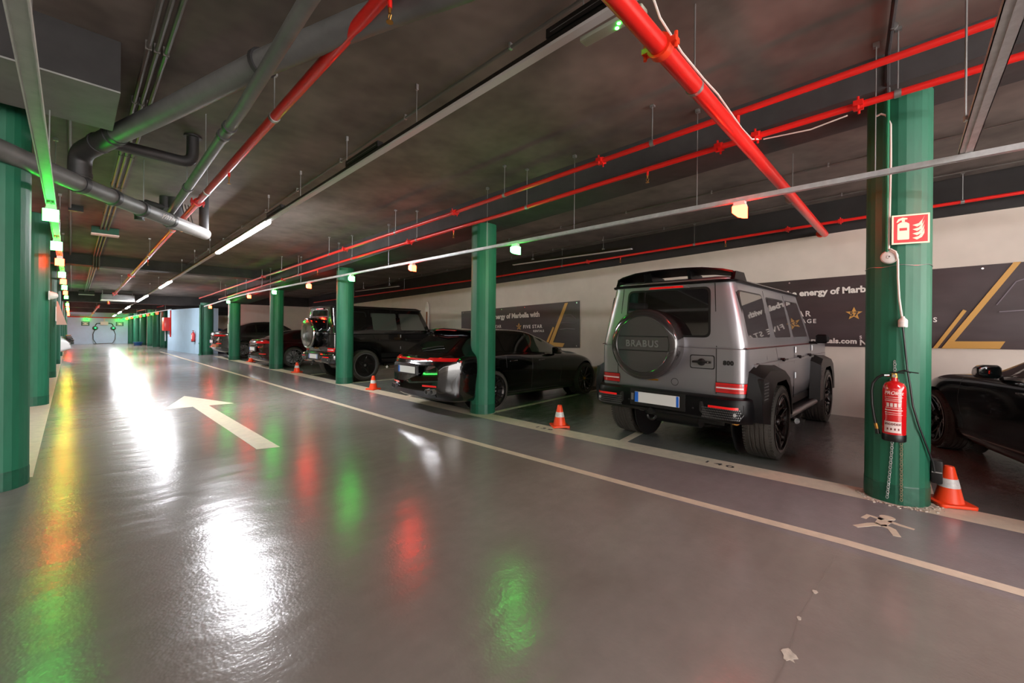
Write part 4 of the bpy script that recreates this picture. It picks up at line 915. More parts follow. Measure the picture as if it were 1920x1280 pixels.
    # tail lamps
    for s in (-1, 1):
        P = []
        ys = [.575, .70, .80, .845, .858]
        def corner(v):                     # v 0..1 round the rear corner
            if v < .75: return (-.006, lerp(.572, .74, v / .75))
            a = (v - .75) / .25 * 1.15; return (.13 - .137 * math.cos(a), .73 + .137 * math.sin(a))
        mb = MB(); mb.grid(lambda u, v: (corner(u)[0], s * corner(u)[1], lerp(.80, .905, v)), 18, 1); mb.add([], [])
        tl = mb.build('tail_lamp', m_redlens, t)
        mb = MB(); mb.grid(lambda u, v: (corner(.03 + .9 * u)[0] - .004, s * corner(.03 + .9 * u)[1], lerp(.845, .860, v)), 14, 1); mb.build('light_bar', m_clear, tl)
        for z0, z1 in ((.796, .802), (.903, .909), (.828, .832), (.873, .877)):
            mb = MB(); mb.grid(lambda u, v: (corner(u)[0] - .003, s * corner(u)[1], lerp(z0, z1, v)), 16, 1); mb.build('lamp_rim', m_black if z0 < .8 or z0 > .9 else M_dred, tl)
    # bumper
    bp = MB(); prof = [(-.05, .50), (-.10, .54), (-.115, .62), (-.115, .70), (-.10, .745), (-.04, .765), (.05, .765), (.05, .50)]
    def bx(y, x): return x + .16 * max(0, (abs(y) - .72) / .2) ** 2
    ys = [-.925, -.90, -.86, -.8, -.72, -.5, 0, .5, .72, .8, .86, .90, .925]
    bp.rings([[(bx(y, x) + (.05 if abs(y) > .92 else 0), y, lerp(z, .63, .12 if abs(y) > .92 else 0)) for x, z in prof] for y in ys])
    bo = bp.build('rear_bumper', trim, t, smooth=40)
    for s in (-1, 1):
        q = lambda off: (lambda y, z: (bx(y, -.115) - off, s * y, z))
        MB().prism(rpoly([(.45, .60), (.52, .535), (.82, .535), (.86, .60), (.86, .70), (.45, .70)], .012, 2), q(.004), q(-.02)).build('bumper_insert', m_black, bo, smooth=0)
        mesh = MB()
        for i in range(22):
            for j in range(5):
                y = .48 + i * .0165 + (j % 2) * .008; z = .55 + j * .024
                if y < .84: mesh.prism([(y + .006 * math.cos(a * PI / 3), z + .009 * math.sin(a * PI / 3)) for a in range(6)], q(.007), q(.003))
        mo = mesh.build('honeycomb', M_comb, bo, smooth=0); mo['kind'] = 'stuff'
        MB().grid(lambda u, v: q(.012)(lerp(.54, .82, u), lerp(.652, .676, v)), 12, 1).build('reflector', m_redglow, bo)
        MB().cyl((bx(.79, -.128), s * .79, .60), (-.10, s * .79, .60), .016, n=12).build('sensor', m_steel, bo)
        MB().cyl((-.121, s * .38, .62), (-.11, s * .38, .62), .009, n=10).build('sensor', m_black, bo)
    MB().box(-.119, -.11, -.30, .36, .565, .755).build('plate_recess', m_black, bo, smooth=0, bevel=.003)
    MB().box(-.122, -.118, .315, .345, .62, .70).build('plate_lamp', m_rimsil, bo, smooth=0)
    lp = MB().box(-.128, -.120, -.235, .295, .602, .722).build('licence_plate', m_plate, t, smooth=0)
    MB().box(-.1295, -.128, .25, .294, .604, .720).build('blue_band', m_plateb, lp, smooth=0); MB().box(-.1295, -.128, -.234, -.205, .604, .720).build('blue_band', m_plateb, lp, smooth=0)
    mb = MB(); mb.cyl((-.12, .10, .52), (-.05, .10, .52), .035, n=14); mb.tube([(-.13, .08 + .05 * math.cos(a), .475 + .045 * math.sin(a)) for a in [PI * (1 + k / 9.) for k in range(10)]] , .014, n=8); mb.build('tow_hook', m_black, t)
    # spare wheel
    sy, sz, sr = spare['y'], 1.285, .405
    cv = MB().lathe([(sr * .90, .03), (sr * .985, -.03), (sr, -.06), (sr, -.205), (sr * .985, -.225), (sr * .93, -.24), (sr * .80, -.246), (sr * .78, -.238), (0, -.238)] if spare['kind'] == 'carbon' else [(sr * .9, .03), (sr, -.03), (sr, -.2), (sr * .97, -.235), (sr * .93, -.25), (sr * .5, -.262), (0, -.268)], 64, (0, sy, sz), 'x').build('spare_wheel_cover', spare['mat'], t, smooth=50)
    if spare['kind'] == 'carbon':
        MB().lathe([(sr * .783, -.239), (sr * .5, -.2405), (0, -.241)], 56, (0, sy, sz), 'x').build('face_panel', spare['face'], cv, smooth=60)
        P = [(sr * .77 * math.cos(a), sr * .77 * math.sin(a)) for a in [math.asin(.075 / (sr * .77)) * k for k in (-1, -.5, 0, .5, 1)]]
        bar = [(y, z) for y, z in P] + [(-y, z) for y, z in reversed(P)]
        bb = MB(); bb.prism(bar, lambda y, z: (-.2445, sy + y, sz + z + .01), lambda y, z: (-.238, sy + y, sz + z + .01)); bb.build('name_bar', spare['face'], cv, smooth=0)
        for z in (.09, -.07):
            wd = math.sqrt((sr * .77) ** 2 - z * z); MB().box(-.2455, -.24, sy - wd, sy + wd, sz + z - .006, sz + z + .006).build('groove', m_black, cv, smooth=0)
        obj('lettering', text_mesh('BRABUS', .105, m_rimsil, .003, 1.12, 'CENTER', .002), cv, frame((-.247, sy, sz - .026), (0, -1, 0), (0, 0, 1)))
    else:
        MB().lathe([(sr * .94, -.249), (sr * .5, -.266), (0, -.272)], 56, (0, sy, sz), 'x', caps=False).build('chrome_face', m_chrome, cv, smooth=60)
        MB().lathe([(sr * .985, -.205), (sr * 1.012, -.215), (sr * 1.0, -.235), (sr * .95, -.245)], 64, (0, sy, sz), 'x').build('chrome_ring', m_chrome, cv)
    MB().box(-.03, -.012, sy - .09, sy + .05, .86, .88).build('spare_bracket', m_brass, t, smooth=0)
    if badge: obj('badge', text_mesh(badge, .062, m_black, .003, 1.15, 'CENTER', .003), t, frame((-.004, -.695, 1.092), (0, -1, 0), (0, 0, 1)))
    # sides
    for s in (-1, 1):
        sd = lambda off: (lambda x, z: (x, s * (hwz(z) + off), z))
        for nm, P, rr in (('quarter_window', [(.16, 1.375), (.97, 1.375), (.95, 1.865), (.14, 1.865)], .07), ('rear_door_window', [(1.16, 1.37), (1.93, 1.37), (1.90, 1.845), (1.14, 1.845)], .05), ('front_door_window', [(2.06, 1.37), (2.93, 1.37), (2.70, 1.85), (2.04, 1.85)], .05)):
            e = MB(); c = Vector((sum(p[0] for p in P) / 4, sum(p[1] for p in P) / 4))
            P2 = [tuple(c + (Vector(p) - c) * 1.07) for p in P]
            e.prism(rpoly(P2, rr * 1.1, 4), sd(.004), sd(-.01)); eo = e.build('window_seal', m_black, t, smooth=0)
            MB().prism(rpoly(P, rr, 4), sd(.008), sd(0)).build(nm, m_glassl if (extras.get('light') and nm != 'quarter_window') else m_glass, eo, smooth=0)
        for x0, x1, z0, z1 in ((1.06, 1.06, 1.30, 1.93), (1.98, 1.98, 1.30, 1.93), (1.30, 1.12, .95, 1.25), (2.02, 2.02, .56, 1.25), (3.05, 3.05, .6, 1.25)):
            MB().prism([(x0 - .004, z0), (x0 + .004, z0), (x1 + .004, z1), (x1 - .004, z1)], sd(.0016), sd(-.01)).build('door_seam', m_black, t, smooth=0)
        MB().prism([(.04, 1.262), (3.15, 1.262), (3.15, 1.272), (.04, 1.272)], sd(.002), sd(-.01)).build('belt_groove', M_dred if badge else m_black, t, smooth=0)
        MB().prism(rpoly([(.74, 1.12), (.92, 1.12), (.92, 1.32), (.74, 1.32)], .03, 3), sd(.003), sd(0)).build('fuel_flap' if s < 0 else 'panel_patch', body, t, smooth=0)
        rl = MB(); rl.prism([(.26, 1.055), (4.1, 1.055), (4.1, 1.095), (.26, 1.095)], sd(.022), sd(-.005)); rl.build('side_rail', trim if not badge else body, t, smooth=0, bevel=.008)
        for x in (1.33, 2.2, 2.85):
            MB().cyl((x, s * .86, 1.10), (x, s * .905, 1.10), .022, n=14).build('door_handle', m_black, t); MB().box(x, x + .15, min(s * .895, s * .91), max(s * .895, s * .91), 1.09, 1.11).build('handle_bar', m_black, t, smooth=0, bevel=.004)
        for x, z in ((2.02, .86), (2.02, 1.2), (3.05, .86), (3.05, 1.2)): MB().cyl((x, s * .872, z - .04), (x, s * .872, z + .04), .014, n=10).build('hinge', m_rimsil, t)
        MB().cyl((.17, s * (hwz(1.6) - .03), 1.42), (.12, s * (hwz(1.8) - .02), 1.86), .012, n=8).build('pillar_vent', m_black, t)
        # flares
        for ax, outer, inner in ((AX[0], [(.08, .52), (.04, .72), (.10, 1.0), (.36, 1.075), (1.0, 1.03), (1.24, .93), (1.35, .72), (1.38, .45)], [(.40, .46), (.42, .62), (.52, .80), (.66, .885), (1.03, .89), (1.18, .80), (1.28, .64), (1.31, .45)]),
                                 (AX[1], [(2.98, .40), (3.0, .62), (3.04, .98), (3.2, 1.075), (3.95, 1.04), (4.16, .95), (4.27, .75), (4.3, .5)], [(3.235, .42), (3.26, .62), (3.36, .80), (3.5, .885), (3.87, .89), (4.02, .80), (4.12, .64), (4.14, .5)])):
            yo = s * .985; yi = s * .855; fl = MB(); n = len(outer)
            vs = [(x, yi, z + .03 if 0 < i < n - 1 else z) for i, (x, z) in enumerate(outer)] + [(lerp(x, ax, .06), yo, lerp(z, .44, .07)) for x, z in outer] + [(x, yo, z) for x, z in inner] + [(x, s * .70, z) for x, z in inner]
            fs = []
            for r_ in range(3):
                for i in range(n - 1): fs.append((r_ * n + i, r_ * n + i + 1, (r_ + 1) * n + i + 1, (r_ + 1) * n + i))
            fl.add(vs, fs); fo = fl.build('fender_flare', flare, t, smooth=28)
            # vent in the flare
            vx0, vx1 = (.10, .34) if ax < 2 else (3.06, 3.26)
            MB().prism(rpoly([(vx0, .72), (vx1, .72), (vx1 - .03, .93), (vx0 + .02, .97)], .02, 2), lambda x, z: (x, s * .99, z), lambda x, z: (x, s * .90, z)).build('flare_vent', m_black, fo, smooth=0)
            vm = MB()
            for i in range(7):
                for j in range(6):
                    x = vx0 + .045 + i * .026 + (j % 2) * .013; z = .75 + j * .032
                    if x < vx1 - .04: vm.prism([(x + .010 * math.cos(a * PI / 3), z + .010 * math.sin(a * PI / 3)) for a in range(6)], lambda x, z: (x, s * .993, z), lambda x, z: (x, s * .985, z))
            vo = vm.build('honeycomb', M_comb, fo, smooth=0); vo['kind'] = 'stuff'
        for ax, sp0 in zip(AX, (.2, .5)): wheel(t, ax, s * .835, R, W, RR, wheel_style, rim_mat, s, cap, sp0, lip)
        MB().cyl((1.42, s * .93, .41), (2.96, s * .93, .41), .038, n=14).build('running_board', m_rimsil if badge else trim, t); MB().box(1.42, 2.96, min(s * .80, s * .93), max(s * .80, s * .93), .40, .44).build('step_plate', m_black, t, smooth=0)
        MB().box(1.3, 3.0, min(s * .70, s * .84), max(s * .70, s * .84), .47, .56).build('sill', m_black, t, smooth=0)
        # mirror
        mm = MB(); mm.rings([[(2.95 + a, s * b, z) for a, b, z in ((0, y0, 1.24 + i), (.14, y0, 1.26 + i), (.15, y0, 1.42 - i), (0, y0, 1.44 - i))] for y0, i in ((.93, .05), (.96, .03), (1.06, .03), (1.09, .06))]); mm.build('door_mirror', trim, t, smooth=0, bevel=.03)
        MB().box(2.99, 3.06, min(s * .8, s * .95), max(s * .8, s * .95), 1.26, 1.30).build('mirror_arm', trim, t, smooth=0)
        MB().cyl((1.6, s * .90, .34), (1.5, s * 1.0, .34), .035, n=14).build('exhaust_tip', m_chrome, t)
    MB().tube([(.86, -.7, .40), (.86, .7, .40)], .05, n=12).build('axle', m_black, t)
    MB().cyl((.6, -.2, .38), (.6, .35, .38), .12, n=18).build('silencer', m_black, t)
    for s in (-1, 1):
        MB().tube([(.5, s * .62, .42), (.62, s * .58, .40)], .045, n=10).build('damper', m_brass if s < 0 else m_steel, t)
    MB().cyl((2.75, .3, 2.04), (2.75, .3, 2.07), .03, n=8).build('roof_antenna', m_black, t)
    return t

m_blkpaint = M('paint_black', (6, 6, 7), .12, coat=1.0, coat_rough=.03)
m_silver = M('paint_satin_grey', (150, 150, 154), .34, metal=.75, coat=.25, coat_rough=.2)
m_satblk = M('trim_black', (8, 8, 10), .34, spec=.18)
m_carbon = M('carbon_cover', (38, 36, 36), .16, coat=1.0); m_carbonf = M('carbon_face', (64, 64, 62), .12, metal=.3, coat=1.0)
M_comb = M('honeycomb_grey', (84, 84, 84), .4, metal=.4); M_dred = M('dark_red_line', (92, 16, 20), .3)
G = offroader('silver grey boxy off-roader with carbon spare wheel cover', (4.70, 2.02, 0), math.radians(-2.3), m_silver, m_satblk, m_satblk, dict(y=.15, kind='carbon', mat=m_carbon, face=m_carbonf), 'split', m_rimblk, '800', {})
# roof spoiler with uprights on the silver one
sp_ = MB()
def wing(u, v): pass
prof = [(.06, 2.02), (.02, 2.105), (.05, 2.125), (.42, 2.09), (.44, 2.075), (.10, 2.055)]
mb = MB(); mb.rings([[(x + .10 * (abs(y) / .70) ** 3, y, z - .05 * (abs(y) / .70) ** 4 + .02 * (1 - (y / .7) ** 2)) for x, z in [(.02, 2.115), (.03, 2.135), (.42, 2.10), (.42, 2.085)]] for y in [-.69, -.6, -.4, -.2, 0, .2, .4, .6, .69]])
so = mb.build('roof_spoiler', m_satblk, G, smooth=40)
for y, th in ((-.69, .02), (-.24, .018), (.26, .05), (.69, .02)):
    MB().prism([(.08 + (.08 if abs(y) > .6 else 0), 2.125 - (.04 if abs(y) > .6 else 0)), (.42, 2.09), (.52, 2.0), (.12, 2.0)], lambda x, z: (x, y - th, z), lambda x, z: (x, y + th, z)).build('spoiler_upright', m_satblk, so, smooth=0)
offroader('glossy black boxy off-roader with chrome spare wheel cover', (4.62, 11.62, 0), math.radians(1.5), m_blkpaint, m_blkpaint, m_blkpaint, dict(y=.15, kind='chrome', mat=m_blkpaint, face=m_chrome), 'mono', m_rimblk, None, {'light': True}, lip=m_rimsil, cap=m_rimsil)

# ---------------------------------------------------------------- lofted cars
def chaikin(P, it=2):
    for _ in range(it):
        Q = [P[0]]
        for a, b in zip(P, P[1:]): Q += [(a[0] * .75 + b[0] * .25, a[1] * .75 + b[1] * .25), (a[0] * .25 + b[0] * .75, a[1] * .25 + b[1] * .75)]
        P = Q + [P[-1]]
    return P
class Car:
    def __init__(s, hw, zb, zs, zt, wt, L, bow=(.22, .3), crease=.012):
        s.hw, s.zb, s.zs, s.zt, s.wt, s.L, s.bow, s.cr = hw, zb, zs, zt, wt, L, bow, crease
    def sec(s, x):
        hw, zb, zs, zt, wt = (sp(q, x) for q in (s.hw, s.zb, s.zs, s.zt, s.wt)); g = zt - zs; H = zs - zb; wt = min(wt, hw * .93)
        P = [(0, zb), (hw * .6, zb), (hw * .90, zb + .01), (hw * .965, zb + .10 * H + .03), (hw * .965 + .004, zb + .34 * H), (hw * 1.0, zb + .60 * H), (hw * 1.0, zb + .80 * H), (hw * .985, zs - .045 * min(1, H * 2)), (hw * .945, zs - .004),
             (lerp(hw * .93, wt, .10), zs + g * .10), (lerp(hw * .93, wt, .55), zs + g * .48), (lerp(hw * .93, wt, .92), zs + g * .80), (wt * .93, zs + g * .93), (wt * .72, zs + g * .985), (wt * .38, zt), (0, zt)]
        return chaikin(P, 2)
    def warp(s, x, y):
        q = (abs(y) / .95) ** 2.2
        if x < 1.0: x = x + s.bow[0] * q * (1 - x / 1.0) ** 1.5
        if x > s.L - 1.2: x = x - s.bow[1] * q * (1 - (s.L - x) / 1.2) ** 1.5
        return x
    def shell(s, n=70):
        xs = [s.L * (.5 - .5 * math.cos(PI * i / n)) for i in range(n + 1)]; rings = []
        for x in xs:
            P = s.sec(x); R = [(s.warp(x, y), -y, z) for y, z in P] + [(s.warp(x, y), y, z) for y, z in reversed(P[1:-1])]
            rings.append(R)
        return MB().rings(rings)
    def y_at(s, x, z):
        P = s.sec(x); best = None
        P = P[8:-3]
        for a, b in zip(P, P[1:]):
            if a[1] <= z <= b[1] and b[1] > a[1]: best = lerp(a[0], b[0], (z - a[1]) / (b[1] - a[1]))
        return best if best is not None else (P[0][0] if z < P[0][1] else P[-1][0])
    def z_at(s, x, y):
        P = s.sec(x)[24:]; y = abs(y)
        for a, b in zip(P, P[1:]):
            if b[0] <= y <= a[0] and a[0] > b[0]: return lerp(a[1], b[1], (a[0] - y) / (a[0] - b[0]))
        return P[-1][1]
    def side_pane(s, x0, x1, f0, f1, sd, off=.004, n=14, m=5, rake0=0, rake1=0, ztop=.83):
        def P(u, v):
            fr_ = lerp(f0, f1, v); x = lerp(x0 + rake0 * v, x1 + rake1 * v, u); zs = sp(s.zs, x); g = sp(s.zt, x) - zs; z = zs + max(g, .01) * ztop * fr_
            return (s.warp(x, s.y_at(x, z)), sd * (s.y_at(x, z) + off), z)
        return MB().grid(P, n, m)
    def top_pane(s, x0, x1, w0, w1, off=.005, n=12, m=12, curve=0):
        def P(u, v):
            y = lerp(-1, 1, u); w_ = lerp(w0, w1, v); x = lerp(x0, x1, v) + curve * (y * y) * (1 - v); y = y * w_
            return (s.warp(x, y), y, s.z_at(x, y) + off)
        return MB().grid(P, n, m)
    def on_side(s, x, z, sd, off=0):
        y = s.y_at(x, z); return Vector((s.warp(x, y), sd * (y + off), z))
    def line(s, pts, sd, wdt=.004, off=.0025):
        L = []; 
        for (x, z), (x2, z2) in zip(pts, pts[1:]):
            for k in range(8): L.append((lerp(x, x2, k / 8), lerp(z, z2, k / 8)))
        L.append(pts[-1]); mb = MB(); mb.tube([s.on_side(x, z, sd, off - wdt) for x, z in L], wdt, n=5); return mb
    def rear_pt(s, y, z, off=0):
        """point on the tail at height z: walk forward until the section top reaches z"""
        lo, hi = 0.0, 1.2
        for _ in range(30):
            m_ = (lo + hi) / 2
            zt_ = s.z_at(m_, y); P = s.sec(m_)
            inside = (P[0][1] <= z <= zt_) and abs(y) <= max(p[0] for p in P)
            if inside: hi = m_
            else: lo = m_
        return Vector((s.warp(hi, y) - off, y, z))
    def rear_patch(s, y0, y1, z0f, z1f, off=.006, n=16, m=3):
        return MB().grid(lambda u, v: s.rear_pt(lerp(y0, y1, u), lerp(z0f(lerp(y0, y1, u)), z1f(lerp(y0, y1, u)), v), off), n, m)
def car(label, loc, rotz, C_, paint, AX, R, W, RR, track, style, rim_mat, opts, group=None, cap=None):
    t = thing('car', label, 'car', loc, rotz, group)
    b = C_.shell().build('body', paint, t, smooth=45)
    cu = MB(); aw = opts.get('arch', R + .035)
    for ax in AX:
        for s in (-1, 1): cu.cyl((ax, s * (track - W * .95), R + .005), (ax, s * 1.25, R + .005), aw, n=40)
    co = cu.build('cutter', None); co.parent = t; cut(b, co)
    for ax in AX:
        for s in (-1, 1):
            MB().cyl((ax, s * (track - W * .93), R), (ax, s * (track - W * .90), R), aw * .985, n=28).build('wheel_well', m_black, t)
            wheel(t, ax, s * track, R, W, RR, style, rim_mat, s, cap, .3 + ax)
    fx = opts['glass']
    for s in (-1, 1):
        for nm, a, bb, r0, r1, f0, f1, lt in fx: C_.side_pane(a, bb, f0, f1, s, rake0=r0, rake1=r1).build(nm, m_glassl if lt else m_glass, t, smooth=60)
        for pts in opts.get('seams', []): C_.line(pts, s).build('panel_gap', m_black, t)
        for x, z in opts.get('handles', []):
            mb = MB(); p = C_.on_side(x, z, s, .012); q = C_.on_side(x + .2, z + .005, s, .012); mb.tube([p, (p + q) / 2 + Vector((0, s * .014, 0)), q], [.01, .016, .01], n=8); mb.build('door_handle', paint, t)
        mx, mz = opts['mirror']; p = C_.on_side(mx, mz, s)
        mb = MB(); mb.rings([[(p.x + a - .02 * i, p.y + s * d, p.z + zz) for a, zz in rpoly([(-.07 + e, -.03 + e), (.12 - e, -.03 + e), (.10 - e, .09 - e), (-.07 + e, .11 - e)], .03, 3)] for i, (d, e) in enumerate(((.05, .02), (.09, 0), (.2, 0), (.24, .025)))]); mo = mb.build('door_mirror', paint, t, smooth=50)
        MB().tube([p + Vector((.03, -s * .03, -.03)), p + Vector((.03, s * .1, .0))], .018, n=8).build('mirror_arm', m_black, mo)
    for nm, a, bb, w0, w1, cv in opts['top']: C_.top_pane(a, bb, w0, w1, curve=cv).build(nm, m_glass, t, smooth=60)
    lp = opts.get('plate')
    if lp:
        y, z = lp; p = C_.rear_pt(0, z, .004); x = min(p.x, C_.rear_pt(.2, z).x) - .012
        o = MB().box(x - .006, x, y - .26, y + .26, z - .056, z + .056).build('licence_plate', m_plate, t, smooth=0); MB().box(x - .0075, x - .006, y + .215, y + .258, z - .054, z + .054).build('blue_band', m_plateb, o, smooth=0)
        MB().box(x, x + .05, y - .30, y + .30, z - .085, z + .08).build('plate_recess', m_black, t, smooth=0, bevel=.01)
    for nm, y0, y1, z0, z1, mat in opts.get('rear', []):
        for s in (-1, 1):
            if y0 < 0 and s > 0: continue
            C_.rear_patch(s * y0, s * y1, z0, z1).build(nm, mat, t, smooth=60)
    for y, z, r in opts.get('exhaust', []):
        for s in (-1, 1):
            p = C_.rear_pt(s * y, z); MB().lathe([(r, .0), (r, -.07), (r * .85, -.07), (r * .8, .05)], 20, (p.x + .02, s * y, z), 'x').build('exhaust_tip', m_rimsil, t)
    return t
K = lambda v: (lambda y: v)
# black estate
P = Car(hw=[(0, .70), (.1, .80), (.3, .90), (.7, .955), (1.1, .97), (1.7, .945), (2.4, .93), (3.2, .935), (3.9, .96), (4.35, .90), (4.65, .74), (4.8, .5)],
        zb=[(0, .40), (.06, .30), (.25, .22), (.7, .19), (4.2, .17), (4.6, .2), (4.8, .3)],
        zs=[(0, .80), (.10, .90), (.3, .965), (.8, 1.02), (1.4, 1.02), (2.2, .975), (3.0, .955), (3.5, .92), (4.1, .82), (4.55, .66), (4.8, .45)],
        zt=[(0, .84), (.06, .935), (.22, 1.00), (.36, 1.06), (.6, 1.22), (.9, 1.385), (1.2, 1.425), (1.8, 1.44), (2.3, 1.415), (2.7, 1.30), (3.1, 1.10), (3.35, .995), (3.7, .955), (4.2, .85), (4.6, .69), (4.8, .48)],
        wt=[(0, .60), (.3, .70), (.6, .64), (1.0, .60), (1.8, .60), (2.5, .62), (3.1, .72), (3.5, .72), (4.2, .62), (4.8, .3)], L=4.8)
pano = car('glossy black low estate with roof spoiler and twin exhausts', (4.0, 6.2, 0), math.radians(-1), P, m_blkpaint, (1.10, 3.92), .355, .29, .28, .82, 'multi', m_rimblk,
    dict(arch=.395, glass=[('rear_side_window', 1.0, 1.36, .12, .03, .06, .93, 0), ('rear_door_window', 1.42, 2.12, .03, .03, .06, .95, 0), ('front_door_window', 2.19, 3.0, .03, -.34, .06, .95, 1)],
         top=[('rear_window', .30, .86, .60, .52, 0), ('windscreen', 2.56, 3.26, .60, .70, 0)],
         seams=[[(2.16, .30), (2.15, .6), (2.15, .97)], [(1.42, .75), (1.40, .98)], [(3.05, .35), (3.08, .7), (3.04, .93)], [(1.5, .3), (3.0, .28)]], handles=[(1.5, .86), (2.35, .84)], mirror=(2.82, .98), plate=(.06, .735),
         rear=[('light_strip', -.78, .78, K(.905), K(.935), m_redlens), ('tail_lamp', .42, .86, lambda y: .90, lambda y: .955, m_redlens), ('bumper_reflector', .36, .66, K(.475), K(.505), m_redglow), ('diffuser', -.62, .62, K(.30), K(.40), m_black)],
         exhaust=[(.50, .40, .045), (.61, .405, .045)]), cap=m_brass)
mb = MB(); mb.rings([[(x + .10 * (y / .6) ** 2, y, z - .05 * (y / .6) ** 2) for x, z in [(.70, 1.435), (.71, 1.452), (1.0, 1.455), (1.02, 1.41), (.86, 1.385)]] for y in [-.58, -.5, -.3, 0, .3, .5, .58]]); so = mb.build('roof_spoiler', m_blkpaint, pano, smooth=45)
MB().rings([[(x + .10 * (y / .6) ** 2, y, z - .05 * (y / .6) ** 2) for x, z in [(.73, 1.412), (.727, 1.424), (.76, 1.424), (.76, 1.412)]] for y in [-.3, 0, .3]]).build('brake_lamp', m_redlens, so)
mb = MB(); p0 = Vector((.33, .1, P.z_at(.33, 0) + .02)); mb.tube([p0, Vector((.42, -.2, P.z_at(.42, .2) + .025)), Vector((.45, -.38, P.z_at(.45, .38) + .02))], .012, n=6); mb.build('rear_wiper', m_black, pano)
obj('lettering', text_mesh('PORSCHE', .05, m_chrome, .002, 1.5, 'CENTER'), pano, frame((P.rear_pt(0, .945).x - .012, .0, .948), (0, -1, 0), (0, 0, 1)))
obj('lettering', text_mesh('Panamera', .04, m_chrome, .002, 1.0, 'CENTER'), pano, frame((P.rear_pt(0.3, .86).x - .016, .05, .862), (0, -1, 0), (0, 0, 1)))
# dark red coupe
m_redpaint = M('paint_dark_red', (46, 12, 14), .14, coat=1.0)
P2 = Car(hw=[(0, .72), (.1, .82), (.35, .92), (1.05, .965), (2, .93), (3.2, .93), (3.85, .95), (4.4, .88), (4.75, .55)],
         zb=[(0, .42), (.06, .30), (.3, .2), (4.3, .17), (4.75, .32)],
         zs=[(0, .84), (.12, .94), (.5, .97), (1.3, .97), (2.4, .93), (3.4, .90), (4.1, .80), (4.75, .5)],
         zt=[(0, .88), (.06, .98), (.25, 1.01), (.55, 1.06), (1.0, 1.22), (1.5, 1.34), (2.0, 1.365), (2.5, 1.30), (3.0, 1.10), (3.3, .97), (4.0, .88), (4.5, .70), (4.75, .52)],
         wt=[(0, .62), (.5, .70), (1.0, .58), (2.0, .56), (3.0, .68), (3.5, .7), (4.75, .3)], L=4.75)
car('dark red coupe half hidden behind a green column', (4.42, 16.85, 0), math.radians(2), P2, m_redpaint, (1.05, 3.85), .36, .28, .285, .82, 'multi', m_rimsil,
    dict(glass=[('rear_side_window', 1.0, 1.55, .1, .02, .08, .9, 0), ('front_door_window', 1.62, 2.9, .03, -.4, .08, .94, 0)], top=[('rear_window', .52, 1.2, .58, .50, 0), ('windscreen', 2.42, 3.2, .56, .68, 0)],
         seams=[[(1.55, .3), (1.5, .9)], [(3.0, .35), (3.0, .88)]], handles=[(1.65, .82)], mirror=(2.7, .95), plate=(0, .66),
         rear=[('tail_lamp', .30, .84, K(.86), K(.94), m_redlens), ('bumper_reflector', .5, .78, K(.48), K(.51), m_redglow), ('diffuser', -.6, .6, K(.32), K(.42), m_black)], exhaust=[(.55, .36, .05)]))
# grey sloping-roof SUV coupe
m_greypaint = M('paint_grey', (62, 62, 62), .2, metal=.4, coat=1.0)
P3 = Car(hw=[(0, .74), (.1, .84), (.35, .94), (1.05, .985), (2, .95), (3.2, .95), (3.85, .97), (4.4, .9), (4.8, .6)],
         zb=[(0, .52), (.08, .38), (.35, .28), (4.3, .26), (4.8, .42)],
         zs=[(0, 1.02), (.12, 1.14), (.6, 1.17), (1.3, 1.15), (2.4, 1.10), (3.4, 1.06), (4.1, .98), (4.8, .7)],
         zt=[(0, 1.06), (.05, 1.18), (.25, 1.215), (.5, 1.27), (1.0, 1.50), (1.6, 1.66), (2.1, 1.69), (2.6, 1.62), (3.1, 1.36), (3.45, 1.13), (4.1, 1.06), (4.6, .88), (4.8, .72)],
         wt=[(0, .64), (.5, .70), (1.0, .60), (2.0, .60), (3.0, .70), (3.5, .72), (4.8, .35)], L=4.8)
car('dark grey sloping coupe parked farthest in the right row', (4.35, 22.75, 0), math.radians(1), P3, m_greypaint, (1.05, 3.9), .385, .3, .29, .83, 'multi', m_rimsil,
    dict(glass=[('rear_side_window', 1.0, 1.5, .15, .03, .08, .9, 0), ('rear_door_window', 1.56, 2.2, .03, .03, .08, .94, 0), ('front_door_window', 2.27, 3.1, .03, -.35, .08, .94, 1)], top=[('rear_window', .5, 1.2, .58, .52, 0), ('windscreen', 2.6, 3.35, .6, .70, 0)],
         seams=[[(2.24, .4), (2.2, 1.08)]], handles=[(1.6, .98), (2.4, .96)], mirror=(2.95, 1.12), plate=(0, .76),
         rear=[('tail_lamp', .34, .88, K(1.0), K(1.07), m_redlens), ('bumper_trim', -.8, .8, K(.82), K(.85), m_chrome), ('bumper_reflector', .52, .8, K(.66), K(.70), m_redglow), ('skid_plate', -.8, .8, K(.46), K(.52), m_rimsil)], exhaust=[(.6, .5, .05)]))
# dark green coupe at the right edge
m_grnpaint = M('paint_dark_green', (7, 20, 20), .13, coat=1.0)
P4 = Car(hw=[(0, .72), (.1, .82), (.35, .92), (1.1, .955), (2, .93), (3.2, .93), (3.9, .955), (4.4, .88), (4.8, .55)],
         zb=[(0, .42), (.06, .30), (.3, .2), (4.3, .17), (4.8, .32)],
         zs=[(0, .88), (.12, .99), (.5, 1.03), (1.3, 1.03), (2.2, 1.01), (3.0, .985), (3.6, .945), (4.2, .83), (4.8, .5)],
         zt=[(0, .92), (.06, 1.03), (.2, 1.06), (.5, 1.13), (.9, 1.29), (1.4, 1.42), (1.9, 1.44), (2.3, 1.38), (2.75, 1.19), (3.15, 1.03), (3.7, .975), (4.25, .87), (4.58, .72), (4.8, .52)],
         wt=[(0, .62), (.4, .70), (.9, .58), (1.8, .56), (2.8, .68), (3.3, .7), (4.8, .3)], L=4.8)
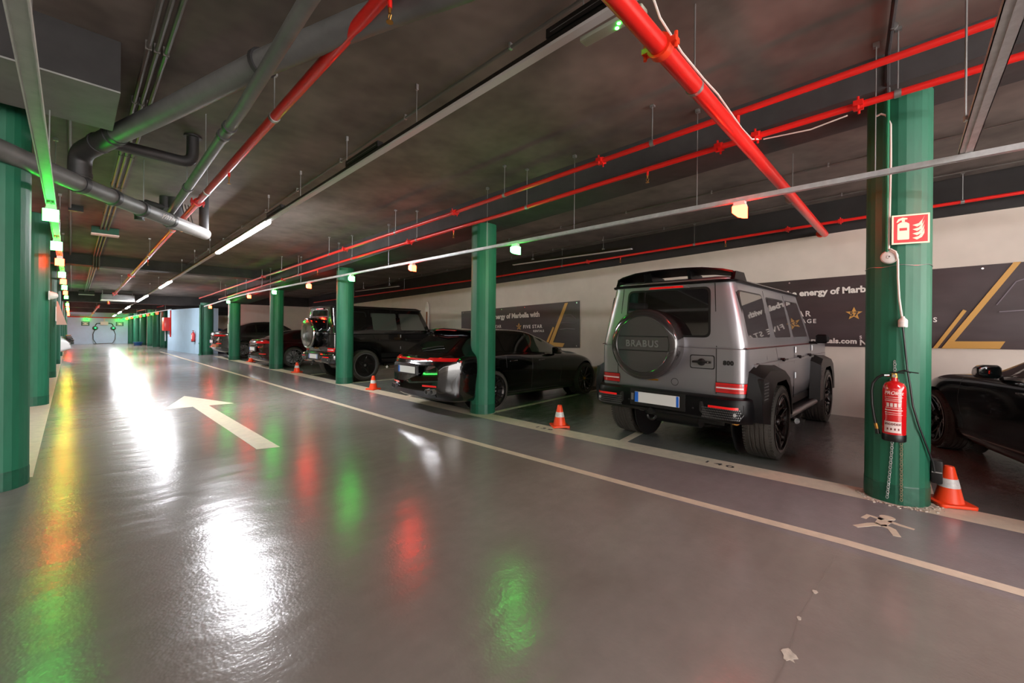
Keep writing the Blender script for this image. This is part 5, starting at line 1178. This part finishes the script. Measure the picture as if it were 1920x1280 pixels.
car('very dark green coupe at the right edge behind the nearest column', (4.20, -2.37, 0), math.radians(18), P4, m_grnpaint, (1.1, 3.85), .36, .28, .285, .82, 'split', m_rimblk,
    dict(glass=[('rear_side_window', .95, 1.9, .1, .02, .08, .9, 0), ('front_door_window', 1.97, 2.9, .03, -.42, .08, .94, 1)], top=[('rear_window', .5, 1.15, .58, .50, 0), ('windscreen', 2.32, 3.06, .56, .68, 0)],
         seams=[[(2.0, .3), (1.95, .95)], [(3.30, .35), (3.34, .7), (3.28, .93)], [(1.55, .3), (3.3, .3)]], handles=[(2.1, .88), (1.1, .9)], mirror=(2.66, 1.02), plate=(0, .66),
         rear=[('tail_lamp', .30, .84, K(.88), K(.95), m_redlens)], exhaust=[(.55, .36, .05)]))
# white car nose in the left row, cars in the far right bays
m_whtpaint = M('paint_white', (226, 226, 228), .2, coat=.8)
simple = dict(glass=[('rear_side_window', 1.0, 1.55, .1, .02, .08, .9, 0), ('front_door_window', 1.62, 2.9, .03, -.4, .08, .94, 0)], top=[('rear_window', .52, 1.2, .58, .50, 0), ('windscreen', 2.42, 3.2, .56, .68, 0)], mirror=(2.7, .95))
wc = car('white car with dark striped grille poking out of the left row', (-4.72, 26.6, 0), 0, P3, m_whtpaint, (1.05, 3.9), .385, .3, .29, .83, 'multi', m_rimsil, dict(simple, mirror=(2.95, 1.12)))
for k in range(6): MB().box(4.55 + .02 * (5 - k), 4.80 - .03 * max(0, k - 2), -.62, .62, .62 + .07 * k, .65 + .07 * k).build('grille_slat', m_black, wc, smooth=0, bevel=.006)
car('pale blue car parked behind the rounded white wall', (4.25, 33.6, 0), 0, P2, M('paint_blue', (120, 150, 190), .2, metal=.5, coat=1), (1.05, 3.85), .36, .28, .285, .82, 'multi', m_rimsil, dict(simple, plate=(0, .66), rear=[('tail_lamp', .30, .84, K(.86), K(.94), m_redlens)]))
car('red car in a far bay between green columns', (4.6, 40.2, 0), 0, P2, M('paint_red', (176, 24, 30), .2, coat=1), (1.05, 3.85), .36, .28, .285, .82, 'multi', m_rimsil, dict(simple, plate=(0, .66), rear=[('tail_lamp', .30, .84, K(.86), K(.94), m_redlens)]))
